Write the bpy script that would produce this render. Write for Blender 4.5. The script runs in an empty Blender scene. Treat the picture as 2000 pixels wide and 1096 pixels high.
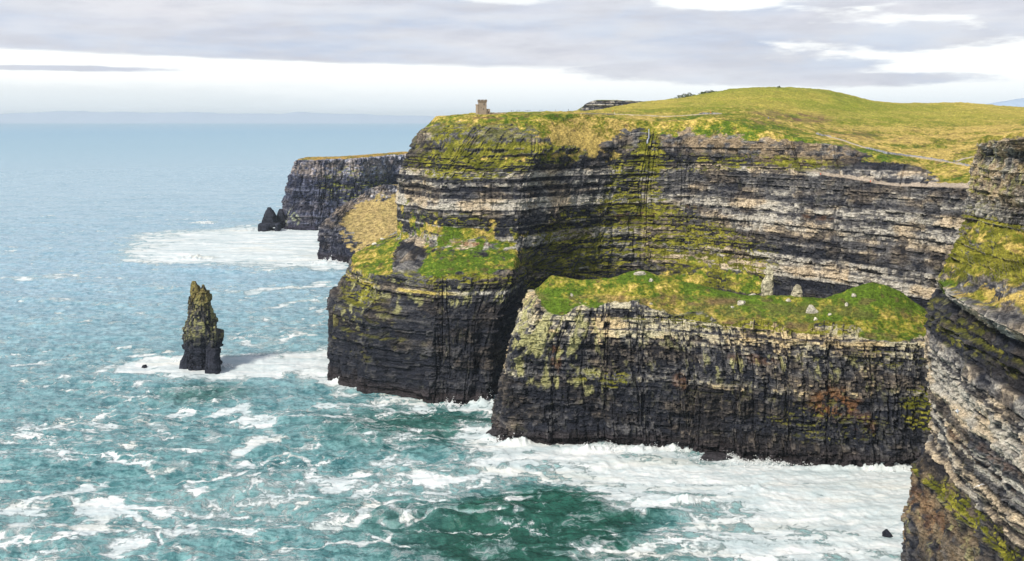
import bpy, math, random
import numpy as np
from mathutils import Vector
random.seed(7)
# ------------------------------------------------------------------ camera / world / sun
scene = bpy.context.scene
H = 190.0          # eye height above the sea, metres
HZ = 231.0         # picture row of the true horizon (of 1096)
F = 2000.0         # focal length in picture pixels (picture 2000 wide)
def W(px, py, Y):  # a measured picture position at a known distance -> metres
    return np.array([(px-1000.0)/F*Y, Y, H-(py-HZ)/F*Y])
def SEA(px, py):
    Y = H*F/(py-HZ); return np.array([(px-1000.0)/F*Y, Y, 0.0])
cam_d = bpy.data.cameras.new('camera'); cam = bpy.data.objects.new('camera', cam_d)
scene.collection.objects.link(cam); scene.camera = cam
cam.location = (0, 0, H); cam.rotation_euler = (math.radians(90), 0, 0)
cam_d.sensor_width = 36; cam_d.lens = 36.0*F/2000.0
cam_d.shift_x = 0; cam_d.shift_y = -(548.0-HZ)/2000.0
cam_d.clip_start = 1; cam_d.clip_end = 200000

SUN_EL, SUN_AZ = 41.0, -138.0      # azimuth from +Y (view direction), negative = left
sd = Vector((math.sin(math.radians(SUN_AZ))*math.cos(math.radians(SUN_EL)),
             math.cos(math.radians(SUN_AZ))*math.cos(math.radians(SUN_EL)),
             math.sin(math.radians(SUN_EL))))
sun_d = bpy.data.lights.new('sun', 'SUN'); sun = bpy.data.objects.new('sun', sun_d)
scene.collection.objects.link(sun)
sun_d.energy = 3.1; sun_d.angle = math.radians(10.0); sun_d.color = (1.0, 0.93, 0.82)
sun.rotation_euler = sd.to_track_quat('Z', 'Y').to_euler(); sun.location = (-200, 0, 400)
scene.view_settings.view_transform = 'Standard'; scene.view_settings.look = 'None'
scene.view_settings.gamma = 1; scene.view_settings.exposure = 0.68

class NT:
    """tiny node-building helper"""
    def __init__(s, tree): s.t = tree; s.n = tree.nodes; s.l = tree.links
    def node(s, typ, **kw):
        n = s.n.new(typ)
        for k, v in kw.items(): setattr(n, k, v)
        return n
    def put(s, sock, v):
        if hasattr(v, 'links') or isinstance(v, bpy.types.NodeSocket): s.l.new(v, sock)
        elif v is not None: sock.default_value = v
    def m(s, op, a, b=None, c=None, clamp=False):
        n = s.node('ShaderNodeMath', operation=op, use_clamp=clamp)
        s.put(n.inputs[0], a)
        if b is not None: s.put(n.inputs[1], b)
        if c is not None: s.put(n.inputs[2], c)
        return n.outputs[0]
    def vm(s, op, a, b=None):
        n = s.node('ShaderNodeVectorMath', operation=op); s.put(n.inputs[0], a)
        if b is not None: s.put(n.inputs[1], b)
        return n.outputs[0]
    def noise(s, vec, scale, detail=4, rough=0.55, dist=0.0, color=False):
        n = s.node('ShaderNodeTexNoise'); s.put(n.inputs['Vector'], vec)
        n.inputs['Scale'].default_value = scale; n.inputs['Detail'].default_value = detail
        n.inputs['Roughness'].default_value = rough; n.inputs['Distortion'].default_value = dist
        return n.outputs['Color' if color else 'Fac']
    def mr(s, v, a, b, c=0.0, d=1.0, smooth=True):
        n = s.node('ShaderNodeMapRange', interpolation_type='SMOOTHSTEP' if smooth else 'LINEAR')
        s.put(n.inputs[0], v); s.put(n.inputs[1], a); s.put(n.inputs[2], b); s.put(n.inputs[3], c); s.put(n.inputs[4], d)
        return n.outputs[0]
    def mix(s, f, a, b, mode='MIX'):
        n = s.node('ShaderNodeMix', data_type='RGBA', blend_type=mode)
        s.put(n.inputs[0], f); s.put(n.inputs[6], a); s.put(n.inputs[7], b)
        return n.outputs[2]
    def xyz(s, x, y, z):
        n = s.node('ShaderNodeCombineXYZ'); s.put(n.inputs[0], x); s.put(n.inputs[1], y); s.put(n.inputs[2], z)
        return n.outputs[0]

world = bpy.data.worlds.new('World'); scene.world = world; world.use_nodes = True
def build_world():
    k = NT(world.node_tree); k.n.clear()
    sky = k.node('ShaderNodeTexSky', sky_type='NISHITA'); sky.sun_disc = False
    sky.sun_elevation = math.radians(SUN_EL); sky.sun_rotation = math.radians(SUN_AZ)
    sky.air_density = 1.0; sky.dust_density = 1.5; sky.altitude = 190
    bg = k.node('ShaderNodeBackground'); bg.inputs[1].default_value = 0.10
    out = k.node('ShaderNodeOutputWorld')
    co = k.node('ShaderNodeTexCoord').outputs['Generated']
    sp = k.node('ShaderNodeSeparateXYZ'); k.l.new(co, sp.inputs[0])
    az = k.m('ARCTAN2', sp.outputs[0], sp.outputs[1])                 # direction round the horizon
    el = k.m('ARCSINE', sp.outputs[2])                               # height above the horizon
    # warp so that cloud edges are ragged
    v1 = k.xyz(k.m('MULTIPLY', az, 5.0), k.m('MULTIPLY', el, 34.0), 0.0)
    w1 = k.m('SUBTRACT', k.noise(v1, 1.0, 7, 0.6), 0.5)
    v2 = k.xyz(k.m('MULTIPLY', az, 26.0), k.m('MULTIPLY', el, 110.0), 3.0)
    w2 = k.m('SUBTRACT', k.noise(v2, 1.0, 6, 0.6), 0.5)
    def ell(px, py, rx, ry, soft=0.35):
        a0 = math.atan((px-1000)/F); e0 = math.atan((HZ-py)/F)
        dx = k.m('MULTIPLY', k.m('SUBTRACT', az, a0), F/rx); dy = k.m('MULTIPLY', k.m('SUBTRACT', el, e0), F/ry)
        d = k.m('SQRT', k.m('ADD', k.m('MULTIPLY', dx, dx), k.m('MULTIPLY', dy, dy)))
        d = k.m('ADD', d, k.m('ADD', k.m('MULTIPLY', w1, 1.7), k.m('MULTIPLY', w2, 1.1)))
        return k.mr(d, 1.0+soft*.6, 1.0-soft*.8)
    # high sheet of stratus: a lower edge that sinks slowly to the right
    line = k.m('ADD', k.m('MULTIPLY', az, -0.026), 0.0478)
    rag = k.m('ADD', k.m('MULTIPLY', w1, k.mr(az, -0.15, 0.5, 0.004, 0.035)), k.m('MULTIPLY', w2, 0.004))
    above = k.m('SUBTRACT', k.m('ADD', el, rag), line)
    sheet = k.mr(above, -0.0006, k.mr(az, -0.15, 0.1, 0.0030, 0.007))
    thin = k.mr(k.m('ADD', az, k.m('MULTIPLY', w1, 0.35)), 0.16, 0.30, 1.0, 0.0)     # sheet breaks up to the right
    sheet = k.m('MULTIPLY', sheet, thin)
    def mx(a, b): return k.m('MAXIMUM', a, b)
    c = sheet
    for e in ((1450, 55, 300, 48), (1300, 98, 300, 40), (1740, 80, 200, 30), (1640, 158, 260, 14), (1420, 138, 330, 26), (1200, 60, 260, 70),
              (1900, 28, 190, 18), (1660, 10, 190, 16), (2050, 60, 130, 28), (1250, 30, 200, 40), (110, 141, 190, 6)):
        c = mx(c, ell(*e))
    for e, s_ in (((1000, -2, 90, 12), 0.7), ((1430, 6, 120, 20), 0.9)):
        c = k.m('SUBTRACT', c, k.m('MULTIPLY', ell(*e), s_), clamp=True)
    # elsewhere in the sky: broken cloud
    el_hi = k.mr(el, 0.12, 0.3)
    v3 = k.xyz(k.m('MULTIPLY', sp.outputs[0], 2.5), k.m('MULTIPLY', sp.outputs[1], 2.5), k.m('MULTIPLY', sp.outputs[2], 4.0))
    broken = k.mr(k.noise(v3, 1.0, 6, 0.55), 0.42, 0.62)
    c = k.m('ADD', k.m('MULTIPLY', c, k.m('SUBTRACT', 1.0, el_hi)), k.m('MULTIPLY', broken, el_hi))
    shade = k.m('ADD', k.m('MULTIPLY', k.noise(v1, 0.7, 5, 0.5), 0.9), 0.05)
    cl_col = k.mix(k.mr(shade, 0.38, 0.62), (3.4, 3.9, 4.9, 1), (4.8, 4.8, 5.2, 1))
    cl_col = k.mix(k.mr(k.noise(v2, .6, 6, .6), .35, .7), cl_col, (3.9, 4.0, 4.5, 1))
    bright = k.mix(k.mr(el, 0.0, 0.05), (5.6, 6.1, 6.5, 1), (7.3, 7.35, 7.2, 1))       # thin bright veil low down
    veil = k.mr(el, 0.06, 0.45, 0.95, 0.22)
    base = k.mix(veil, sky.outputs[0], bright)
    veil2 = ell(220, 195, 420, 26, 0.7)
    base = k.mix(k.m('MULTIPLY', veil2, 0.45), base, (4.9, 5.3, 5.5, 1))
    c = k.m('MULTIPLY', c, k.mr(k.noise(v1, 1.3, 6, .6), .3, .7, .72, 1.0))
    col = k.mix(c, base, cl_col)
    # below the horizon
    col = k.mix(k.mr(el, -0.02, -0.002), (2.0, 2.6, 3.0, 1), col)
    k.l.new(col, bg.inputs[0]); k.l.new(bg.outputs[0], out.inputs[0])
build_world()
col = scene.collection

# ------------------------------------------------------------------ numeric helpers
def hsh(ix, iy=0, iz=0, seed=0):
    ix = np.asarray(ix).astype(np.int64); iy = np.asarray(iy).astype(np.int64); iz = np.asarray(iz).astype(np.int64)
    h = (ix*374761393 + iy*668265263 + iz*2147483647 + seed*974634777) & 0xFFFFFFFF
    h = ((h ^ (h >> 13))*1274126177) & 0xFFFFFFFF
    h = ((h ^ (h >> 16))*2246822519) & 0xFFFFFFFF
    h = h ^ (h >> 15)
    return (h & 0xFFFFFF)/float(0x1000000)
def sm(x, a=0.0, b=1.0):
    t = np.clip((x-a)/(b-a), 0, 1); return t*t*(3-2*t)
def vn2(x, y, seed=0):
    ix = np.floor(x); iy = np.floor(y); fx = x-ix; fy = y-iy
    fx = fx*fx*(3-2*fx); fy = fy*fy*(3-2*fy)
    a = hsh(ix, iy, 0, seed); b = hsh(ix+1, iy, 0, seed); c = hsh(ix, iy+1, 0, seed); d = hsh(ix+1, iy+1, 0, seed)
    return (a*(1-fx)+b*fx)*(1-fy)+(c*(1-fx)+d*fx)*fy
def vn3(x, y, z, seed=0):
    ix = np.floor(x); iy = np.floor(y); iz = np.floor(z); fx = x-ix; fy = y-iy; fz = z-iz
    fx = fx*fx*(3-2*fx); fy = fy*fy*(3-2*fy); fz = fz*fz*(3-2*fz)
    r = 0
    for dx in (0, 1):
        for dy in (0, 1):
            for dz in (0, 1):
                w = (fx if dx else 1-fx)*(fy if dy else 1-fy)*(fz if dz else 1-fz)
                r = r + w*hsh(ix+dx, iy+dy, iz+dz, seed)
    return r
def fbm2(x, y, oct=4, seed=0, gain=0.5):
    r = 0; a = 1; t = 0
    for o in range(oct):
        r = r + a*vn2(x, y, seed+o*17); t += a; a *= gain; x = x*2.03+11.3; y = y*2.01+5.7
    return r/t
def fbm3(x, y, z, oct=4, seed=0, gain=0.5):
    r = 0; a = 1; t = 0
    for o in range(oct):
        r = r + a*vn3(x, y, z, seed+o*17); t += a; a *= gain; x = x*2.03+11.3; y = y*2.01+5.7; z = z*2.02+3.1
    return r/t
def lerp(a, b, t): 
    t = t[..., None]; return a*(1-t)+b*t
def C(*v): return np.array(v, dtype=float)

def link(o, parent=None):
    col.objects.link(o)
    if parent is not None: o.parent = parent
    return o
def mesh_np(name, V, faces, mat, colr=None, smooth=None, parent=None, extra=None):
    V = np.ascontiguousarray(V, dtype=np.float32); faces = np.ascontiguousarray(faces, dtype=np.int32)
    me = bpy.data.meshes.new(name); n = len(V); k = faces.shape[1]; m = len(faces)
    me.vertices.add(n); me.vertices.foreach_set('co', V.ravel())
    me.loops.add(m*k); me.loops.foreach_set('vertex_index', faces.ravel())
    me.polygons.add(m); me.polygons.foreach_set('loop_start', np.arange(0, m*k, k, dtype=np.int32))
    me.polygons.foreach_set('loop_total', np.full(m, k, dtype=np.int32))
    if smooth is not None: me.polygons.foreach_set('use_smooth', np.ascontiguousarray(np.broadcast_to(smooth, (m,)), dtype=bool))
    me.update(calc_edges=True)
    for nm, arr in ([('Col', colr)] if colr is not None else [])+list((extra or {}).items()):
        a = me.color_attributes.new(nm, 'FLOAT_COLOR', 'POINT')
        c4 = np.ones((n, 4), dtype=np.float32); c4[:, :arr.shape[1]] = arr
        a.data.foreach_set('color', c4.ravel())
    me.materials.append(mat)
    o = bpy.data.objects.new(name, me); link(o, parent); return o
def grid_faces(nr, nc):
    i = np.arange(nr*nc).reshape(nr, nc)
    return np.stack([i[:-1, :-1], i[:-1, 1:], i[1:, 1:], i[1:, :-1]], -1).reshape(-1, 4)
def tag(o, label=None, cat=None, group=None, kind=None):
    if label: o['label'] = label
    if cat: o['category'] = cat
    if group: o['group'] = group
    if kind: o['kind'] = kind
    return o

def bez(P, idx, smooth=0.85):
    """P (n,...) control rows, idx float positions -> cubic Hermite"""
    n = len(P); T = np.zeros_like(P); T[1:-1] = (P[2:]-P[:-2])*0.5*smooth; T[0] = (P[1]-P[0])*smooth; T[-1] = (P[-1]-P[-2])*smooth
    i = np.clip(np.floor(idx).astype(int), 0, n-2); t = (idx-i)
    sh = (len(idx),)+(1,)*(P.ndim-1); t = t.reshape(sh)
    return ((2*t**3-3*t**2+1)*P[i]+(t**3-2*t**2+t)*T[i]+(-2*t**3+3*t**2)*P[i+1]+(t**3-t**2)*T[i+1])

def build_net(cols, seg_n, smooth_rows, spacing, ref_row, angular=.35):
    """cols: list of columns, each a list of (x,y,z,grass) rows. returns P (R,Cn,3), g, s"""
    A = np.array(cols, dtype=float)                       # (K, R, 4)
    K, R, _ = A.shape
    # arc length along the reference row
    fine = np.linspace(0, K-1, K*60); line = bez(A[:, ref_row, :2], fine)
    L = np.concatenate([[0], np.cumsum(np.hypot(*np.diff(line, axis=0).T))])
    nc = int(L[-1]/spacing)+1
    sL = np.linspace(0, L[-1], nc); idx = np.interp(sL, L, fine)
    B = bez(A, idx); Bs = bez(A, idx, angular); k0 = R-4 if R > 12 else R; B[:, :k0] = Bs[:, :k0]       # rock rows keep their corners
    B = B.transpose(1, 0, 2)
    rows = []
    Ts = np.zeros_like(B); Ts[1:-1] = (B[2:]-B[:-2])*0.5
    for r in range(R-1):
        t = np.linspace(0, 1, seg_n[r]+1)
        if r < R-2: t = t[:-1]
        t = t[:, None, None]
        if smooth_rows[r]:
            d0 = Ts[r] if r > 0 and smooth_rows[r-1] else (B[r+1]-B[r]); d1 = Ts[r+1] if r < R-2 and smooth_rows[r+1] else (B[r+1]-B[r])
            ln = np.linalg.norm(B[r+1, :, :3]-B[r, :, :3], axis=1)[:, None]
            def lim(d):
                l2 = np.linalg.norm(d[:, :3], axis=1)[:, None]+1e-6
                return d*np.minimum(1, ln*1.2/l2)
            d0 = lim(d0); d1 = lim(d1)
            seg = (2*t**3-3*t**2+1)*B[r]+(t**3-2*t**2+t)*d0+(-2*t**3+3*t**2)*B[r+1]+(t**3-t**2)*d1
        else:
            seg = B[r]*(1-t)+B[r+1]*t
        rows.append(seg)
    G = np.concatenate(rows, 0)
    return G[..., :3], G[..., 3], np.broadcast_to(sL, G.shape[:2])
def grid_normals(P, flip_to=None):
    du = np.gradient(P, axis=1); dv = np.gradient(P, axis=0)
    n = np.cross(du, dv); n /= (np.linalg.norm(n, axis=-1, keepdims=True)+1e-9)
    return n
def blur(a, k, axis):
    if k < 1: return a
    pad = [(0, 0)]*a.ndim; pad[axis] = (k, k); b = np.pad(a, pad, mode='edge')
    c = np.cumsum(b, axis=axis); z = np.zeros_like(np.take(c, [0], axis=axis)); c = np.concatenate([z, c], axis)
    n = a.shape[axis]
    return (np.take(c, np.arange(2*k+1, 2*k+1+n), axis=axis)-np.take(c, np.arange(0, n), axis=axis))/(2*k+1)

def masonry(s, z, hz, ws, seed, wob=0.35):
    zz = z/hz+0.9*vn2(z/hz/2.7, s*0+seed, seed)+wob*(fbm2(s/(ws*6), z/(hz*9), 2, seed+3)-0.5)
    L = np.floor(zz)
    ss = s/ws*(0.55+0.9*hsh(L, 1, 0, seed))+7.3*hsh(L, 2, 0, seed)+0.5*(vn2(s/ws*1.7, z/hz, seed+9)-.5)
    Bk = np.floor(ss)
    return hsh(L, Bk, 5, seed), hsh(L, 0, 9, seed), zz-L, ss-Bk

def rock_disp(s, P, par):
    """outward displacement in metres of a bedded, jointed cliff"""
    z = P[..., 2]; seed = par['seed']
    zt = z+par.get('dip', 0)*s
    b1, l1, f1, g1 = masonry(s, zt, par['h1'], par['w1'], seed)
    b2, l2, f2, g2 = masonry(s, zt, par['h2'], par['w2'], seed+31)
    b3, l3, f3, g3 = masonry(s, zt, par['h3'], par['w3'], seed+57)
    d = par['al']*(l1-.5)+par['a1']*(b1-.5)+par['al']*.45*(l2-.5)+par['a2']*(b2-.5)+par['a3']*(b3-.5)+par.get('al3', par['al']*.15)*(l3-.5)
    # vertical joints / buttresses
    wv = par['jw']; sj = s+4*(fbm2(s/30, z/40, 3, seed+5)-.5)*2
    r = fbm2(sj/wv, z/(wv*7), 3, seed+11)
    d = d+par['aj']*(1-np.abs(2*r-1)*2.2)
    r2 = fbm2(sj/(wv*.3), z/(wv*2.5), 2, seed+13)
    d = d-par['aj']*.55*sm(1-np.abs(2*r2-1)*7, 0, 1)-par['aj']*.5*sm(1-np.abs(2*r-1)*10, 0, 1)
    d = d+par['af']*(fbm3(P[..., 0]/28, P[..., 1]/28, z/22, 4, seed+21)-.5)
    return d, (b1, l1, b2, l2, b3, l3)

def ellipses(P, lst):
    """sum of soft world-space ellipsoids: (px,py,Y,rx_px,rz_px,val)"""
    r = np.zeros(P.shape[:-1])
    for (px, py, Y, rx, rz, v) in lst:
        c = W(px, py, Y); ax = rx/F*Y; az = rz/F*Y
        d = np.sqrt(((P[..., 0]-c[0])/ax)**2+((P[..., 2]-c[2])/az)**2+((P[..., 1]-c[1])/(60+ax))**2)
        r += v*sm(1.25-d, 0, .6)
    return r

SLATE = C(.018, .020, .028); GREY = C(.10, .098, .100); PALE = C(.41, .385, .33); TAN = C(.26, .20, .13)
MOSS = C(.095, .10, .012); GREEN = C(.075, .125, .012); OLIVE = C(.195, .185, .026); STRAW = C(.40, .295, .085); LICH = C(.34, .33, .15)
RUST = C(.24, .115, .045); BROWN = C(.10, .062, .035)

def tone_at(z, bands, base=0.35):
    t = np.full(z.shape, base)
    for (z0, z1, v) in bands: 
        w = sm(z, z0-.6, z0+.6)*(1-sm(z, z1-.6, z1+.6)); t = t*(1-w)+v*w
    return t
def rock_color(P, s, hs, par, bands):
    b1, l1, b2, l2, b3, l3 = hs; seed = par['seed']; z = P[..., 2]+par.get('dip', 0)*s+par.get('wav', 1.3)*(fbm2(s/35, P[..., 2]/30, 3, seed+71)-.5)
    t = tone_at(z, bands, par.get('base', .3))
    if par.get('bands2'): w_ = sm(P[..., 0], 40, 190); t = t*(1-w_)+tone_at(z, par['bands2'], par.get('base', .3))*w_
    n = fbm3(P[..., 0]/7, P[..., 1]/7, P[..., 2]/3.5, 4, seed+41)
    nb = fbm2(s/40, P[..., 2]/14, 3, seed+43)
    streak = fbm2(s/1.6, P[..., 2]/16, 3, seed+47)
    fine = fbm3(P[..., 0]/2.2, P[..., 1]/2.2, P[..., 2]/1.3, 3, seed+49, .6)
    amp = .20+.70*np.clip(t, 0, .8)
    t = t+amp*(.55*(b2-.5)+.40*(b3-.5)+.45*(l2-.5)+.40*(l3-.5)+.9*(n-.5)+.8*(nb-.5)+par.get('streak', .5)*(streak-.5)
               +par.get('chk', .5)*.8*(sm(b2, .55, .75)-.35+sm(b3, .5, .8)-.4)+par.get('fine', 1.5)*(fine-.5))
    t = np.clip(t, 0, 1)
    c = lerp(np.broadcast_to(SLATE, P.shape), np.broadcast_to(GREY, P.shape), sm(t, .0, .42))
    c = lerp(c, np.broadcast_to(PALE, P.shape), sm(t, .38, .95))
    warm = fbm3(P[..., 0]/18, P[..., 1]/18, P[..., 2]/9, 3, seed+51)
    c = lerp(c, c*C(1.18, 1.0, .78), sm(warm, .45, .65)*.8)
    if par.get('cream'): c = lerp(c, c*C(1.2, 1.14, .80), sm(t, .45, .8)*par['cream'])
    return c, t
def grass_color(P, seed, dry=0.5, sc=1.0):
    x, y, z = P[..., 0], P[..., 1], P[..., 2]
    a = fbm3(x/22/sc, y/30/sc, z/16/sc, 4, seed+1); b = fbm3(x/4/sc, y/6/sc, z/3/sc, 4, seed+2, .6); c2 = fbm3(x/1.3, y/2.5, z/1.1, 2, seed+3)
    t = np.clip(dry+(a-.5)*2.2+(b-.5)*1.6+(c2-.5)*.9, 0, 1)
    c = lerp(np.broadcast_to(GREEN, P.shape), np.broadcast_to(OLIVE, P.shape), sm(t, .1, .5))
    c = lerp(c, np.broadcast_to(STRAW, P.shape), sm(t, .5, 1.0))
    br = fbm3(x/6, y/8, z/4, 3, seed+4)
    c = lerp(c, np.broadcast_to(BROWN, P.shape), sm(br, .62, .75)*.6)
    return c*(.52+1.0*b[..., None])*(.84+.4*c2[..., None])

# ------------------------------------------------------------------ materials
def mat_new(name):
    m = bpy.data.materials.new(name); m.use_nodes = True; k = NT(m.node_tree); k.n.clear()
    out = k.node('ShaderNodeOutputMaterial'); b = k.node('ShaderNodeBsdfPrincipled'); k.l.new(b.outputs[0], out.inputs[0])
    return m, k, b, out
def mat_terrain(name, sc=1.0, wet=True):
    m, k, b, out = mat_new(name)
    at = k.node('ShaderNodeAttribute', attribute_name='Col').outputs['Color']
    geo = k.node('ShaderNodeNewGeometry'); pos = geo.outputs['Position']
    sq = k.vm('MULTIPLY', pos, (1.0, 1.0, 2.2))
    n1 = k.noise(sq, .55*sc, 6, .68); n2 = k.noise(pos, 1.9*sc, 4, .7)
    f = k.m('ADD', k.m('MULTIPLY', k.mr(n1, .32, .68), 1.0), k.m('MULTIPLY', k.mr(n2, .32, .68), .75))
    f = k.m('ADD', f, .15)
    c = k.vm('SCALE', at); c.node.inputs['Scale'].default_value = 1; k.l.new(f, c.node.inputs['Scale'])
    k.l.new(c, b.inputs['Base Color'])
    b.inputs['Roughness'].default_value = .95; b.inputs['Specular IOR Level'].default_value = .08
    bp = k.node('ShaderNodeBump'); bp.inputs['Strength'].default_value = .9; bp.inputs['Distance'].default_value = 1.0
    k.l.new(k.m('ADD', n1, k.m('MULTIPLY', n2, .5)), bp.inputs['Height']); k.l.new(bp.outputs[0], b.inputs['Normal'])
    return m
def mat_plain(name, colr, rough=.8, var=.25, sc=1.5, spec=.3):
    m, k, b, out = mat_new(name)
    pos = k.node('ShaderNodeTexCoord').outputs['Object']
    n = k.noise(pos, sc, 5, .6)
    f = k.mr(n, .25, .75, 1-var, 1+var)
    c = k.vm('SCALE', tuple(colr[:3])); k.l.new(f, c.node.inputs['Scale'])
    k.l.new(c, b.inputs['Base Color']); b.inputs['Roughness'].default_value = rough; b.inputs['Specular IOR Level'].default_value = spec
    return m
M_TER = mat_terrain('cliff_rock_and_turf')
M_FAR = mat_terrain('distant_rock_and_turf', .35)

REG = {}
def register(name, P): 
    q = P.reshape(-1, 3); Y = np.maximum(q[:, 1], 1)
    REG[name] = (q, 1000+q[:, 0]/Y*F, HZ+(H-q[:, 2])/Y*F)
def on(name, px, py, r=2.5):
    q, a, b = REG[name]; d = (a-px)**2+(b-py)**2; i = np.where(d < r*r)[0]
    if len(i) == 0: return q[np.argmin(d)].copy()
    j = i[np.argmin(q[i, 1])]; near = i[q[i, 1] < q[j, 1]+6]
    return q[near[np.argmin(d[near])]].copy()

def terrain(name, cols, seg_n, smooth_rows, spacing, ref_row, par, bands, moss=(), rust=(), pale=(), lich=(), turf=(), dry=.5, drys=(), browns=(), mat=None, gsc=1.0, post=None, mossbase=0.0, label=None, scarp=()):
    P, g, s = build_net(cols, seg_n, smooth_rows, spacing, ref_row, par.get('ang', .3))
    N = grid_normals(P)
    cen = np.array([0, 0, H])-P
    if (N*cen).sum(-1).mean() < 0: N = -N
    kk = max(2, int(6/spacing)); Nb = blur(blur(N, kk, 0), kk, 1); Nb /= np.linalg.norm(Nb, axis=-1, keepdims=True)+1e-9
    g = g+ellipses(P, turf)-ellipses(P, scarp)
    gn = g+.85*(fbm3(P[..., 0]/7, P[..., 1]/7, P[..., 2]/5, 5, par['seed']+91, .65)-.5)*2*np.clip(1.1-np.abs(g-.5)*1.5, 0, 1)
    gm = sm(gn, .42, .58)
    d, hs = rock_disp(s, P, par)
    Nh = Nb*C(1, 1, .25); Nh /= np.linalg.norm(Nh, axis=-1, keepdims=True)+1e-9
    tuss = 1.6*(fbm3(P[..., 0]/11, P[..., 1]/14, P[..., 2]/11, 4, par['seed']+95, .55)-.5)*par.get('ta', 1)
    tuss = tuss+.55*(fbm3(P[..., 0]/2.6, P[..., 1]/3.4, P[..., 2]/2.4, 3, par['seed']+97, .6)-.5)*par.get('ta', 1)
    bl = np.clip(blur(blur(gm, 2, 0), 2, 1), 0, 1)
    d = d*(1-.85*sm(g, .12, .5))+1.6*(fbm3(P[..., 0]/5, P[..., 1]/5, P[..., 2]/3.2, 4, par['seed']+33, .6)-.5)*2*sm(g, .12, .5); Q = P+Nh*(d*(1-bl))[..., None]+Nb*(tuss*bl)[..., None]
    fl = par.get('floor')
    N2 = grid_normals(Q)
    if (N2*cen).sum(-1).mean() < 0: N2 = -N2
    up = N2[..., 2]
    c, t = rock_color(Q, s, hs, par, bands)
    x, y, z = Q[..., 0], Q[..., 1], Q[..., 2]
    # sand-coloured and lichened stone
    if pale: 
        w = np.clip(ellipses(Q, pale), 0, 1)*sm(fbm3(x/6, y/6, z/4, 4, 201), .38, .6); c = lerp(c, np.broadcast_to(TAN*1.1, c.shape)*(.5+t[..., None]), w)
    ln = fbm2(s/3.2, z/6, 4, 301, .6)
    lw = np.clip(.03+ellipses(Q, lich), 0, 1.2)
    c = lerp(c, np.broadcast_to(LICH, c.shape), sm(ln+.30*lw, .66, .80)*np.clip(lw*2.5, .0, .85))
    if rust:
        w = np.clip(ellipses(Q, rust), 0, 1); c = lerp(c, np.broadcast_to(RUST, c.shape), w*sm(fbm2(s/4, z/4, 4, 305, .6), .42, .58)*.85)
    # moss and turf on ledges
    mo = mossbase+ellipses(Q, moss)
    mn = fbm3(x/5, y/5, z/2.2, 4, par['seed']+83, .6)
    mw = sm(mn+.42*(up-.30)+.42*(mo-.5), .50, .60)*np.clip(mo*3, 0, 1)
    gc = grass_color(Q, par['seed']+61, dry, gsc) if not drys else None
    if drys:
        dd = dry+ellipses(Q, drys); gc = grass_color(Q, par['seed']+61, dd, gsc)
    if browns:
        w = np.clip(ellipses(Q, browns), 0, 1)*sm(fbm3(x/9, y/14, z/4, 4, 207, .6), .35, .6); gc = lerp(gc, np.broadcast_to(BROWN*1.5, gc.shape), w)
    mc = lerp(np.broadcast_to(MOSS, c.shape), np.broadcast_to(OLIVE*1.15, c.shape), sm(fbm3(x/6, y/6, z/3, 3, 211), .4, .65))
    c = lerp(c, mc, mw)
    c = lerp(c, gc, gm)
    # wet rock near the sea
    wet = (1-sm(z+3*(fbm2(s/9, z/9, 3, 213)-.5), 5, 12))[..., None]*(1-gm[..., None])
    c = c*(1-wet)+(C(.030, .026, .028)*(.5+1.1*hs[2][..., None]))*wet
    if post: Q, c, gm = post(Q, c, gm, s, P)
    nr, nc = Q.shape[:2]
    gf = .25*(gm[:-1, :-1]+gm[1:, 1:]+gm[:-1, 1:]+gm[1:, :-1])
    o = mesh_np(name, Q.reshape(-1, 3), grid_faces(nr, nc), mat or M_TER, c.reshape(-1, 3), (gf > .5).ravel())
    o['kind'] = 'structure'
    if label: o['label'] = label
    register(name, Q)
    return o, Q

def w4(px, py, Y, g=0.0):
    p = W(px, py, Y); return (p[0], p[1], p[2], g)
def z4(px, Y, z, g=0.0): return ((px-1000)/F*Y, Y, z, g)

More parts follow.
